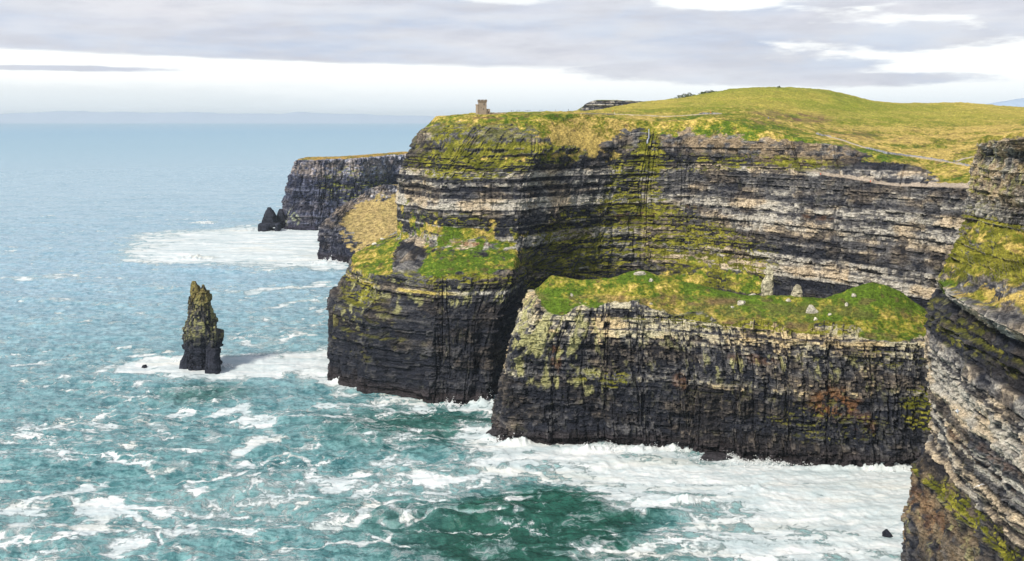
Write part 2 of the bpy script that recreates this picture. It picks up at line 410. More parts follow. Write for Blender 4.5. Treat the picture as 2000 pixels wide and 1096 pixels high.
# ------------------------------------------------------------------ main cliff with its plateau
def main_cliff():
    cols = []
    def colm(wl, r2, r3, r4, r5, r6, r7, r8, r9, r10, r11):
        c = [z4(wl[0], wl[1], -8), z4(wl[0], wl[1], 2)]
        rz = H-(r2[1]-HZ)/F*r2[2]; zm = rz*.62
        lx = wl[0]*.72+r2[0]*.28-(6 if wl[0] < 800 else 0); c.append(z4(lx, wl[1]*.6+r2[2]*.4-3, zm, 0))
        c.append(z4(r2[0]*.88+lx*.12, r2[2]-2.0, rz-7, 0)); c.append(w4(r2[0], r2[1], r2[2], r2[3]*.55))
        r2 = (r2[0]+(2 if r2[0] > 700 else 1), r2[1]-3, r2[2]+4, r2[3])
        for r in (r2, r3, r4, r5, r6, r7, r8, r9, r10, r11): c.append(w4(*r))
        x, y, z, g = c[-1]; c.append((x*1.1, y*1.12, z-60, 1)); cols.append(c)
    #        water        shelf rim            shelf back         mid               rock top           ledge back        plateau edge       plateau ...
    colm((800,1010),(800,440,1010,.3),(815,430,1010,0),(830,340,1010,0),(850,300,1010,0),(870,270,1010,.6),(900,232,1010,1),(920,228,1040,1),(935,226,1080,1),(945,228,1120,1),(965,240,1230,1))
    colm((655,800),(692,497,792,.8),(780,458,835,.5),(786,340,840,0),(806,298,845,.3),(822,268,850,.6),(856,229,862,1),(885,226,900,1),(905,225,960,1),(930,224,1050,1),(960,236,1200,1))
    colm((645,742),(689,522,760,.9),(776,463,800,.6),(779,340,806,0),(801,300,812,.3),(818,262,820,.45),(851,229,833,1),(880,225,875,1),(905,224,950,1),(930,223,1050,1),(960,235,1200,1))
    colm((722,707),(740,538,722,.95),(812,474,775,.6),(830,345,780,0),(855,300,785,.4),(870,262,798,.48),(905,227,815,1),(925,224,870,1),(950,223,950,1),(980,222,1050,1),(1010,236,1200,1))
    colm((850,682),(850,534,690,.95),(855,478,742,.5),(862,350,755,0),(895,306,762,.35),(920,262,782,.46),(960,224,806,1),(985,222,870,1),(1005,221,950,1),(1030,220,1050,1),(1060,232,1200,1))
    colm((945,680),(1000,527,697,.9),(1008,478,738,.4),(1014,350,750,0),(1045,300,758,.45),(1050,262,775,.75),(1055,225,800,1),(1065,222,870,1),(1080,220,950,1),(1100,219,1050,1),(1130,230,1200,1))
    colm((1022,726),(1030,520,755,.1),(1052,500,770,.1),(1100,350,785,0),(1120,306,792,.5),(1128,275,805,1),(1140,223,830,1),(1145,220,900,1),(1152,218,980,1),(1160,217,1080,1),(1180,228,1250,1))
    colm((1150,800),(1150,540,805,.2),(1155,520,810,.1),(1190,356,812,0),(1200,304,818,.45),(1205,278,828,.9),(1210,234,845,1),(1205,226,910,1),(1205,216,1000,1),(1205,208,1150,1),(1215,222,1350,1))
    colm((1255,812),(1255,560,812,.3),(1258,520,815,.1),(1262,360,822,0),(1268,300,828,.05),(1272,280,835,.2),(1282,238,852,1),(1276,226,920,1),(1268,214,1020,1),(1262,199,1250,1),(1265,214,1450,1))
    colm((1330,795),(1330,580,775,.35),(1345,510,800,.15),(1345,360,815,0),(1345,300,820,.05),(1345,275,826,.1),(1340,236,842,1),(1340,224,910,1),(1335,210,1030,1),(1332,191,1290,1),(1340,208,1480,1))
    colm((1400,760),(1400,600,745,.35),(1405,500,785,.15),(1400,360,798,0),(1402,305,803,.0),(1402,285,808,.1),(1395,232,825,1),(1388,222,900,1),(1380,207,1050,1),(1390,181,1300,1),(1400,200,1500,1))
    colm((1470,745),(1470,600,730,.35),(1465,520,765,.1),(1480,365,772,0),(1482,318,776,.0),(1480,296,780,.1),(1470,248,800,.8),(1450,226,880,1),(1440,200,1060,1),(1450,172,1300,1),(1460,192,1500,1))
    colm((1560,720),(1560,620,715,.1),(1560,560,726,.0),(1560,372,742,0),(1560,334,746,.0),(1562,328,755,.25),(1545,268,785,.9),(1520,240,880,1),(1515,200,1080,1),(1540,171,1300,1),(1560,192,1500,1))
    colm((1640,690),(1640,630,690,.0),(1640,580,700,.0),(1640,395,712,0),(1640,347,716,.0),(1642,342,727,.2),(1630,285,760,.95),(1610,255,870,1),(1600,212,1080,1),(1620,177,1300,1),(1640,196,1500,1))
    colm((1720,665),(1720,640,665,.0),(1720,590,675,.0),(1720,400,684,0),(1720,360,688,.0),(1722,355,700,.2),(1735,305,735,1),(1712,272,850,1),(1700,222,1080,1),(1712,198,1300,1),(1720,212,1500,1))
    colm((1800,640),(1800,640,640,.0),(1800,600,650,.0),(1800,412,660,0),(1800,366,664,.0),(1802,358,682,.2),(1815,340,700,1),(1800,296,780,1),(1790,238,1000,1),(1800,202,1300,1),(1810,215,1500,1))
    colm((1860,615),(1860,640,615,.0),(1860,600,625,.0),(1860,415,636,0),(1860,367,640,.0),(1862,358,662,.4),(1868,350,672,1),(1865,304,745,1),(1860,248,950,1),(1870,201,1300,1),(1880,215,1500,1))
    colm((1920,590),(1920,640,590,.0),(1920,600,600,.0),(1920,415,610,0),(1920,368,614,.1),(1922,358,634,.6),(1930,350,645,1),(1940,305,720,1),(1950,250,900,1),(1960,207,1300,1),(1975,222,1500,1))
    colm((2010,540),(2010,640,540,.0),(2010,600,550,.0),(2010,415,560,0),(2010,368,565,.1),(2012,358,585,.6),(2030,345,600,1),(2060,300,680,1),(2070,245,880,1),(2080,214,1300,1),(2100,228,1500,1))
    colm((2200,450),(2200,640,450,.0),(2200,600,460,.0),(2200,415,470,0),(2200,368,475,.1),(2202,358,495,.6),(2230,330,540,1),(2300,290,650,1),(2330,245,860,1),(2350,220,1300,1),(2350,230,1500,1))
    colm((2800,330),(2800,560,330,.0),(2800,540,340,.0),(2800,400,350,0),(2800,340,355,.1),(2802,335,375,.6),(2850,300,430,1),(2900,275,560,1),(2900,245,800,1),(2800,225,1300,1),(2800,235,1500,1))
    par = dict(seed=3, h1=9, w1=26, h2=3.1, w2=7, h3=1.15, w3=2.6, al=2.6, a1=2.6, a2=1.7, a3=1.0, aj=2.8, jw=26, af=7, streak=.5, chk=.25, fine=.9, base=.28, ta=1.9)
    bands = [(-10, 20, .03), (20, 60, .07), (60, 71, .14), (71, 74, .6), (74, 84, .22), (84, 92, .4), (92, 96, .10), (96, 104.5, .72), (104.5, 110.5, .05), (110.5, 111.6, .7), (111.6, 118, .10),
             (118, 122, .55), (122, 123, .05), (123, 131, .95), (131, 134, .25), (134, 136, .6), (136, 139, .12), (139, 142.6, .6), (142.6, 146, .1), (146, 151, .75), (151, 163, .10), (163, 178, .3), (178, 260, .35)]
    par['bands2'] = [(-10, 76, .06), (76, 84, .8), (84, 85, .4), (85, 92, .8), (92, 99, .22), (99, 101, .45), (101, 106, .22), (106, 112, .55), (112, 113, .3), (113, 120, .72), (120, 121.2, .25), (121.2, 129, .66), (129, 133, .24),
             (133, 138, .5), (138, 141, .34), (141, 149, .24), (149, 154, .7), (154, 163, .14), (163, 178, .36), (178, 260, .4)]
    moss = [(1210, 460, 800, 190, 75, .52), (1120, 520, 780, 120, 60, .42), (900, 325, 770, 130, 24, .5), (1000, 300, 780, 160, 24, .45), (880, 440, 760, 120, 30, .35), (1240, 370, 815, 60, 80, .5),
            (1390, 500, 790, 110, 60, .42), (700, 560, 740, 60, 30, .3), (880, 550, 690, 160, 16, .4), (720, 640, 720, 90, 60, .15), (850, 260, 800, 90, 40, .2), (960, 265, 790, 120, 40, .2),
            (1500, 320, 760, 120, 16, .35), (1350, 320, 800, 90, 20, .3), (1270, 300, 830, 25, 50, .7)]
    lich = [(780, 560, 710, 120, 60, .22), (920, 575, 690, 120, 20, .3), (690, 590, 730, 30, 60, .3)]
    pale = [(1390, 265, 810, 110, 35, 1), (1560, 295, 760, 110, 28, 1)]
    rust = [(1590, 422, 730, 22, 6, .3), (1355, 405, 800, 14, 6, .3), (1240, 415, 815, 50, 18, .45), (850, 775, 690, 120, 12, .5), (920, 476, 740, 40, 4, .9)]
    turf = [(1330, 560, 780, 50, 26, .35), (1360, 525, 785, 26, 26, .3), (1455, 550, 760, 38, 18, .4), (1440, 525, 765, 18, 16, .25), (890, 448, 755, 60, 7, .7)]
    scarp = [(800, 505, 745, 34, 34, .9), (1397, 545, 770, 9, 26, .75), (1400, 500, 790, 40, 12, .8), (880, 262, 800, 90, 26, .30), (840, 290, 800, 60, 24, .4), (990, 260, 790, 70, 20, .30), (950, 290, 780, 120, 14, .45), (1020, 275, 775, 60, 8, .3), (1060, 292, 775, 70, 8, .6), (900, 278, 780, 60, 10, .5), (1570, 300, 760, 120, 24, .7), (1430, 500, 780, 26, 16, .7), (1240, 275, 830, 55, 26, .55), (1115, 292, 800, 16, 8, .9), (1185, 285, 818, 18, 10, .7), (1760, 335, 700, 70, 16, .75)]
    drys = [(900, 255, 800, 120, 30, -.18), (1500, 185, 1290, 260, 16, -.25), (1700, 205, 1200, 260, 14, -.2), (1150, 268, 820, 170, 40, .22), (1800, 270, 850, 260, 40, .3), (1950, 250, 900, 80, 20, .25), (900, 505, 715, 130, 40, -.5), (740, 500, 760, 60, 40, -.45),
            (1400, 545, 760, 110, 50, -.22), (1000, 224, 860, 160, 10, -.1), (1850, 340, 680, 60, 12, -.1), (1640, 285, 780, 70, 14, -.25)]
    browns = [(880, 262, 800, 110, 26, .55), (1580, 226, 930, 120, 16, 1), (1680, 262, 860, 80, 10, .5), (1480, 238, 880, 60, 6, .6), (1580, 222, 930, 50, 6, .5), (960, 231, 815, 60, 3, .9), (1700, 325, 730, 60, 14, .7)]
    SEGM = [8, 75, 50, 16, 8, 56, 105, 50, 14, 70, 45, 50, 70, 12, 3]; R0 = sum(SEGM[:8]); R1 = sum(SEGM[:9])
    def post(Q, c, gm, s, P):
        # the yellow lichened bed that runs along the lower cliff, and the sandy ledge above the bay
        z = Q[..., 2]; px = 1000+Q[..., 0]/Q[..., 1]*F
        w = np.zeros(z.shape); w[R0+1:R1+1] = 1; w = blur(w, 1, 0)*sm(px, 1540, 1640)
        c = lerp(c, np.broadcast_to(C(.46, .38, .29), c.shape), np.clip(w, 0, 1)*.9)
        # open hill pasture is smoother than the cliff edge turf
        far = sm(Q[..., 1], 840, 1080)*gm; lo = fbm2(Q[..., 0]/70, Q[..., 1]/110, 4, 911, .5); hi_ = fbm2(Q[..., 0]/9, Q[..., 1]/24, 4, 912, .6)
        base = lerp(np.broadcast_to(C(.235, .25, .032), c.shape), np.broadcast_to(C(.44, .35, .075), c.shape), np.clip(sm(lo, .35, .65)*.7+sm(px, 1650, 1950)*.5-sm(Q[..., 2], 205, 228)*.45, 0, 1))*(.75+.5*hi_[..., None])
        bare = np.clip(ellipses(Q, browns), 0, 1)*sm(fbm3(Q[..., 0]/9, Q[..., 1]/20, Q[..., 2]/5, 4, 207, .6), .40, .58)
        c = lerp(c, base, far*.72*(1-bare))
        # lichened bed and bright ledge of the lower cliff
        w = sm(z, 71.2, 71.8)*(1-sm(z, 73.0, 73.8))*sm(px, 640, 700)*(1-sm(px, 980, 1010)); w = w*sm(fbm2(s/7, z/9, 3, 402), .3, .5)
        c = lerp(c, lerp(np.broadcast_to(C(.50, .40, .10), c.shape), np.broadcast_to(C(.5, .48, .42), c.shape), sm(px, 850, 930)), w*.8)
        return Q, c, gm
    terrain('sea_cliff', cols, SEGM, [0]*10+[1, 1, 1, 1, 0], .46, 7, par, bands,
            moss, rust, pale, lich, turf, .56, drys, browns, post=post, scarp=scarp, label='tall banded sea cliff and headland with grassy plateau and hill on top')
main_cliff()

# ------------------------------------------------------------------ low headland in front, turf on top
def front_headland():
    cols = []
    def colm(wl, mid, rim, crest, dz=0):
        cx, cy, cY = crest; rx, ry, rY = rim
        p = W(cx, cy, cY); zc = p[2]
        c = [z4(wl[0], wl[1], -8), z4(wl[0], wl[1], 2), w4(mid[0], mid[1], mid[2]), w4(rx, ry, rY, .22), w4(rx*.75+cx*.25, ry*.72+cy*.28, rY*.7+cY*.3, .78), w4(cx, cy, cY, 1),
             (p[0]*(1+6/cY), cY+10, zc-3, .9), (p[0]*(1+20/cY), cY+22, zc-16, .4), (p[0]*(1+30/cY), cY+30, 30, 0), (p[0]*(1+32/cY), cY+34, -8, 0)]
        cols.append(c)
    cols.append([z4(1000, 668, -8), z4(1000, 668, 2), z4(1010, 664, 40), z4(1036, 655, 76), z4(1040, 654, 79, .5), z4(1044, 653, 80, .8), z4(1046, 655, 78, .8), z4(1046, 658, 70, .3), z4(1040, 664, 30), z4(1040, 668, -8)])
    colm((972, 622), (1000, 690, 626), (1034, 580, 632), (1056, 556, 642))
    colm((992, 600), (1006, 700, 603), (1048, 600, 609), (1080, 541, 628))
    colm((1080, 594), (1082, 700, 597), (1105, 606, 602), (1135, 549, 626))
    colm((1180, 592), (1180, 720, 594), (1180, 605, 598), (1190, 546, 625))
    colm((1260, 590), (1256, 720, 592), (1250, 598, 596), (1248, 529, 626))
    colm((1350, 584), (1348, 720, 586), (1335, 622, 590), (1340, 552, 622))
    colm((1450, 570), (1448, 730, 573), (1430, 638, 578), (1450, 577, 610))
    colm((1540, 562), (1540, 740, 565), (1525, 646, 570), (1530, 580, 602))
    colm((1620, 558), (1620, 740, 561), (1610, 655, 566), (1612, 584, 598))
    colm((1700, 556), (1700, 740, 559), (1690, 664, 563), (1706, 553, 604))
    colm((1780, 556), (1780, 740, 558), (1780, 672, 561), (1765, 577, 600))
    colm((1860, 556), (1860, 740, 558), (1860, 680, 560), (1835, 625, 592))
    colm((1960, 556), (1960, 740, 558), (1960, 680, 560), (1950, 650, 590))
    par = dict(seed=8, h1=10, w1=9, h2=3.2, w2=3.2, h3=1.25, w3=1.5, cream=.55, al=1.3, a1=3.0, a2=2.2, a3=1.3, aj=2.9, jw=17, af=7, al3=.9, streak=.8, chk=.7, fine=1.2, base=.2, ta=1.8)
    bands = [(-10, 12, .12), (12, 20, .03), (20, 38, .03), (38, 42, .30), (42, 58, .20), (58, 63, .36), (63, 67, .85), (67, 68.2, .2), (68.2, 74, 1.1), (74, 75, .35), (75, 84, .62), (84, 110, .6)]
    lich = [(1080, 640, 600, 90, 60, .35), (1300, 690, 580, 420, 40, .12), (1035, 690, 605, 36, 120, .5), (1130, 740, 595, 60, 40, .35), (1560, 740, 560, 200, 50, .15)]
    moss = [(1500, 790, 560, 200, 40, .05), (1820, 800, 556, 60, 45, .7), (1180, 740, 595, 60, 20, .3), (1740, 700, 560, 90, 20, .2), (1500, 640, 570, 300, 14, .35), (1620, 830, 556, 120, 40, .2)]
    rust = [(1630, 790, 556, 50, 32, .75), (1085, 700, 598, 12, 30, .45), (1330, 745, 584, 16, 16, .3), (1470, 700, 572, 50, 10, .3), (1690, 830, 556, 22, 26, .3)]
    scarp = [(1500, 645, 572, 60, 14, .5), (1640, 650, 562, 60, 12, .6), (1040, 600, 610, 20, 20, .5)]
    turf = [(1090, 598, 608, 30, 14, .4), (1560, 640, 568, 30, 12, .5), (1740, 655, 562, 60, 14, .5)]
    drys = [(1240, 570, 610, 120, 14, .15), (1500, 620, 590, 400, 12, .22), (1740, 600, 590, 80, 40, -.22), (1380, 600, 600, 60, 20, -.05), (1100, 570, 620, 60, 14, .1), (1600, 590, 600, 60, 12, .2)]
    pale = [(1390, 670, 580, 50, 12, .3)]
    browns = [(1340, 632, 592, 120, 10, .7), (1500, 640, 574, 150, 9, .7), (1660, 660, 566, 120, 9, .6), (1250, 590, 600, 240, 8, .5), (1450, 600, 600, 300, 14, .35)]
    def post(Q, c, gm, s, P):
        # wave-cut foot: pale wet ribs just above the sea
        z = Q[..., 2]; w = sm(z, 3, 6)*(1-sm(z, 10, 13))
        Q = Q.copy(); push = w*2.2
        Q[..., 1] -= push
        return Q, c, gm
    terrain('headland', cols, [8, 110, 110, 26, 50, 22, 18, 20, 8], [0, 0, 0, 0, 1, 1, 0, 0, 0], .36, 3, par, bands, moss, rust, pale, lich, turf, .30, drys, browns, scarp=scarp, post=post,
            mossbase=.0, label='low dark headland capped with green turf in front of the tall cliff')
front_headland()

# ------------------------------------------------------------------ near cliff on the right
def near_cliff():
    Z = [-8, 6, 27, 48, 60, 63, 80, 100, 108, 117, 122.5, 124, 135, 147, 149, 172, 179, 180.5, 181, 178]
    # picture x of the left outline at each level, and distance
    n1 = [(1768, 404), (1769, 404), (1773, 405), (1797, 412), (1830, 420), (1826, 420), (1819, 419), (1811, 418), (1815, 424), (1840, 434), (1829, 427), (1836, 430), (1868, 436), (1892, 440), (1894, 441), (1903, 440), (1910, 438), (1912, 440), (1930, 470), (1990, 540)]
    n2 = [(1850, 366), (1850, 366), (1846, 370), (1862, 372), (1885, 378), (1880, 376), (1876, 372), (1872, 372), (1876, 379), (1892, 388), (1884, 378), (1892, 386), (1915, 402), (1934, 414), (1936, 416), (1944, 412), (1950, 405), (1955, 408), (1985, 450), (2080, 540)]
    n3 = [(1960, 322), (1960, 322), (1950, 328), (1955, 334), (1960, 338), (1956, 336), (1955, 330), (1950, 330), (1952, 342), (1964, 350), (1952, 340), (1962, 352), (1975, 376), (1972, 398), (1974, 400), (1984, 392), (1990, 380), (2000, 390), (2040, 440), (2240, 600)]
    n4 = [(2090, 284), (2090, 284), (2080, 290), (2075, 297), (2070, 302), (2068, 300), (2068, 294), (2060, 292), (2062, 304), (2080, 312), (2066, 302), (2080, 318), (2060, 356), (2040, 384), (2046, 386), (2060, 372), (2075, 350), (2090, 360), (2140, 430), (2500, 600)]
    n5 = [(2340, 230), (2340, 230), (2330, 234), (2325, 238), (2320, 242), (2318, 240), (2318, 236), (2310, 234), (2312, 242), (2330, 250), (2316, 242), (2330, 256), (2320, 280), (2300, 300), (2310, 302), (2330, 290), (2340, 280), (2360, 290), (2440, 370), (2960, 560)]
    n6 = [(1000+2000*(150+i*1.1)/95, 95) for i in range(16)]+[(1000+2000*210/110, 110), (1000+2000*215/120, 120), (1000+2000*290/200, 200), (1000+2000*520/480, 480)]
    n0 = [(a+45, b+55) for a, b in n1]; n00 = [(a+330, b+110) for a, b in n1]
    G = [0, 0, 0, 0, 0, 0, 0, 0, 0, 0, 0.48, .46, .36, .22, .12, .1, .3, 1, 1, 1]
    cols = []
    for q, dz in ((n00, 0), (n0, 0), (n1, 0), (n2, 2), (n3, 4), (n4, 6), (n5, 6), (n6, 6)):
        c = []
        for i, (a, Y) in enumerate(q):
            zz = Z[i]+(dz if i > 14 else 0)*(.8 if i < 17 else 1)
            c.append(z4(a, Y, zz, G[i]))
        cols.append(c)
    par = dict(seed=21, h1=6, w1=14, h2=1.9, w2=5, h3=.7, w3=1.6, al=2.4, a1=1.8, a2=1.3, a3=.7, aj=1.8, jw=13, af=5, al3=1.1, streak=.2, chk=.3, fine=.9, base=.3, ta=2.4)
    bands = [(-10, 40, .13), (40, 56, .05), (56, 58, .6), (58, 59, .1), (59, 62, .7), (62, 63.5, .15), (63.5, 66, .75), (66, 70, .2), (70, 71.5, .95), (71.5, 75, .25), (75, 77, .95), (77, 82, .2), (82, 96, .72),
             (96, 97, .2), (97, 99, .9), (99, 104, .45), (104, 117, .02), (118, 123, .75), (123, 150, .3), (150, 190, .52)]  # near-black band below the ledge deepens the overhang's shade in the rock tone
    moss = [(1900, 490, 420, 70, 80, .62), (1838, 620, 420, 14, 40, .2), (1990, 540, 380, 50, 26, .45), (1905, 1020, 360, 30, 16, .4), (1985, 1070, 330, 34, 26, .45), (1965, 700, 350, 40, 50, .25), (1930, 350, 420, 30, 60, .25)]
    lich = [(1782, 1000, 405, 16, 120, .2), (1960, 330, 410, 80, 60, .25), (1832, 640, 420, 12, 60, .3)]
    pale = [(1790, 1000, 405, 26, 140, 1), (1960, 330, 405, 90, 70, 1)]
    rust = [(1900, 880, 360, 34, 10, .35), (1890, 1080, 380, 30, 30, .25), (1960, 920, 320, 34, 10, .25), (1790, 1010, 405, 14, 70, .35)]
    drys = [(1860, 575, 410, 40, 24, -.4), (1960, 470, 400, 60, 40, .12), (1985, 560, 350, 50, 40, .2)]
    turf = [(1992, 472, 385, 28, 32, .5), (1860, 580, 410, 24, 14, .3)]
    scarp = [(1900, 450, 430, 22, 60, .3), (1950, 620, 350, 60, 14, .2), (1975, 520, 380, 20, 60, .3)]
    terrain('near_cliff', cols, [4, 22, 44, 26, 10, 34, 38, 18, 18, 14, 8, 30, 34, 8, 44, 22, 6, 20, 24], [0]*19, .28, 7, par, bands, moss, rust, pale, lich, turf, .5, drys, (), scarp=scarp,
            label='near layered cliff at the right edge with grassy ledge and pale rock pillar on top')
near_cliff()

# ------------------------------------------------------------------ far headlands
def far_headlands():
    cols = []
    def colm(b, m, rim, top, back):
        cols.append([z4(b[0], b[1], -8), z4(b[0], b[1], 2), w4(*m), w4(*rim), w4(*top, 1), w4(*back, 1), z4(back[0]+10, back[2]+60, 20, 1)])
    colm((600, 2050), (610, 395, 2050, 0), (625, 312, 2050, .1), (628, 310, 2060), (632, 306, 2100))
    colm((548, 1790), (560, 400, 1815, 0), (580, 314, 1830, .1), (583, 311, 1850), (600, 307, 2050))
    colm((556, 1748), (572, 400, 1765, 0), (590, 315, 1775, .1), (592, 311, 1800), (612, 307, 2050))
    colm((620, 1740), (625, 395, 1752, 0), (630, 314, 1760, .1), (632, 309, 1800), (650, 306, 2050))
    colm((700, 1760), (700, 390, 1772, 0), (700, 311, 1780, .1), (702, 306, 1820), (705, 303, 2060))
    colm((760, 1850), (760, 385, 1850, 0), (760, 305, 1860, .1), (762, 301, 1900), (765, 298, 2100))
    colm((860, 1950), (860, 385, 1950, 0), (860, 298, 1950, .1), (862, 295, 2000), (865, 293, 2150))
    par = dict(seed=41, h1=16, w1=16, h2=6, w2=8, h3=3, w3=4, al=2, a1=4, a2=3, a3=2, aj=8, jw=30, af=14, streak=2.4, chk=.2, fine=.7, base=.22, ta=2)
    bands = [(-10, 8, .12), (8, 70, .16), (70, 90, .12), (90, 112, .30), (112, 130, .45)]
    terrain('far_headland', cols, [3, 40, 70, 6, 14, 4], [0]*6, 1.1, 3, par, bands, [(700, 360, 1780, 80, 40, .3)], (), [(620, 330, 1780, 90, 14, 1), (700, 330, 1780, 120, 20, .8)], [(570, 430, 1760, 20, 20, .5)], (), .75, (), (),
            post=lambda Q, c, gm, s, P: (Q, c*lerp(np.broadcast_to(C(.85, .95, 1.35), c.shape), np.broadcast_to(C(.85, .72, .6), c.shape), gm), gm), mat=M_FAR, label='far dark headland with straight vertical cliffs and brown flat top')  # blue multiplier puts distance haze into the blue-grey rock colour
    cols = []
    def colm2(b, r2, r3, r4, back):
        cols.append([z4(b[0], b[1], -8), z4(b[0], b[1], 2), w4(*r2), w4(*r3), w4(*r4), w4(*back, 1), z4(back[0]+20, back[2]+80, 20, 1)])
    colm2((690, 1560), (690, 430, 1560, 0), (695, 415, 1560, 0), (700, 400, 1560, .1), (705, 396, 1580))
    colm2((626, 1385), (628, 452, 1395, 0), (632, 440, 1405, 0), (660, 408, 1430, .1), (690, 398, 1500))
    colm2((640, 1366), (640, 462, 1378, 0), (656, 432, 1395, .2), (682, 396, 1440, .1), (705, 385, 1500))
    colm2((680, 1352), (672, 476, 1364, .3), (680, 420, 1420, .95), (706, 382, 1445, .1), (720, 372, 1500))
    colm2((720, 1330), (706, 494, 1340, .6), (712, 415, 1425, .95), (730, 370, 1450, .1), (740, 364, 1500))
    colm2((770, 1310), (760, 498, 1320, .8), (745, 408, 1425, .95), (755, 364, 1450, .1), (760, 361, 1500))
    colm2((840, 1290), (830, 498, 1310, .8), (830, 405, 1425, .95), (830, 362, 1450, .1), (830, 360, 1500))
    par = dict(seed=47, h1=9, w1=12, h2=4, w2=6, h3=2, w3=3, al=2, a1=3, a2=2, a3=1.2, aj=4, jw=22, af=10, streak=.8, base=.15, ta=2)
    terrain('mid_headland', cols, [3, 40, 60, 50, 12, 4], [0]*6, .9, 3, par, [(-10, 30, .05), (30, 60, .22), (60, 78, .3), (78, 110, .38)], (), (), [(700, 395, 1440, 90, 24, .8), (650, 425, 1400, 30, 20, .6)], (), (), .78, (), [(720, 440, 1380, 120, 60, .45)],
            post=lambda Q, c, gm, s, P: (Q, lerp(c*C(.9, .95, 1.15), np.broadcast_to(C(.30, .225, .095), c.shape)*(.6+.8*fbm3(Q[..., 0]/5, Q[..., 1]/9, Q[..., 2]/5, 4, 5, .6)[..., None]), .8*gm), gm), mat=M_FAR, label='rounded headland with tan grass slope between the tall cliff and the far headland')  # rock tinted slightly blue for distance haze; the slope is tan grass
    # rocky crag on the skyline right of the tower
    cols = []
    for (a, bY, top, g) in ((1090, 1420, 222, .8), (1120, 1400, 218, .6), (1146, 1395, 202, .1), (1160, 1390, 197, .05), (1200, 1395, 197, .05), (1250, 1400, 199, .05), (1300, 1420, 198, .3), (1360, 1450, 198, .9)):
        cols.append([w4(a, 262, bY, 0), w4(a, 232, bY, 0), w4(a+1, (top+232)/2+3, bY+8, 0), w4(a+2, top, bY+12, g), w4(a+4, top-1.5, bY+30, 1), w4(a+8, top+4, bY+140, 1), w4(a+10, 262, bY+260, 1)])
    par = dict(seed=53, h1=7, w1=14, h2=3.5, w2=8, h3=1.6, w3=4, al=3, a1=1.5, a2=1.2, a3=.6, aj=1, jw=20, af=4, streak=.2, base=.35, ta=1.5)
    terrain('skyline_crag', cols, [4, 14, 26, 6, 8, 3], [0]*6, .9, 2, par, [(180, 198, .5), (198, 201, .15), (201, 204, .6), (204, 206.5, .1), (206.5, 209, .7), (209, 211, .15), (211, 230, .5)], mat=M_FAR,
            label='low banded rock crag on the skyline to the right of the tower')
far_headlands()

# ------------------------------------------------------------------ hills over the sea
def far_hills():
    m, k, b, out = mat_new('far_hill_haze_tint')
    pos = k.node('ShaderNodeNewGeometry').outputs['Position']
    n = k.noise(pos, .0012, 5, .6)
    k.l.new(k.mix(n, (.27, .37, .50, 1), (.32, .40, .51, 1)), b.inputs['Base Color']); b.inputs['Roughness'].default_value = 1  # pale blue base colour carries part of the distance haze
    def ridge(name, pts, Y, depth, label, seed):
        xs = np.linspace(pts[0][0], pts[-1][0], 260); top = np.interp(xs, [p[0] for p in pts], [p[1] for p in pts])
        top = top-1.2*(fbm2(xs/34, xs*0, 4, seed)-.5)*4*np.clip((240-top)/12, 0, 1)
        rows = []
        prof = [(0, 0), (.12, .25), (.3, .6), (.5, .9), (.6, 1), (.75, .8), (1, 0)]
        for (d, hh) in prof:
            Yd = Y+depth*d; hgt = np.maximum(H-(top-HZ)/F*(Y+depth*.6), 4)
            q = fbm2(xs/16, xs*0+d*9, 4, seed+4)
            z = -10+(hgt+10)*hh*(1+.25*(q-.5)*(1 if 0 < hh < 1 else 0))
            rows.append(np.stack([(xs-1000)/F*(Y+depth*.6), np.full_like(xs, Yd), z], -1))
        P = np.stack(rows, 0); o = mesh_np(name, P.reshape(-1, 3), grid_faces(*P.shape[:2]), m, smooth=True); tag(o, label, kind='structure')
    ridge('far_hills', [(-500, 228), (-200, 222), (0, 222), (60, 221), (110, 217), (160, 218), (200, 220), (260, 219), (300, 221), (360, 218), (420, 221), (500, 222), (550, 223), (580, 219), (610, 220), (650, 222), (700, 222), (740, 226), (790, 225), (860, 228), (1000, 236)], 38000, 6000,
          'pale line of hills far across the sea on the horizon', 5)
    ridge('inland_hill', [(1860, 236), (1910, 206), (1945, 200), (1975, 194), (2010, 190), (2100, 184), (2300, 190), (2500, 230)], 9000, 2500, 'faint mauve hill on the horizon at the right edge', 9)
far_hills()

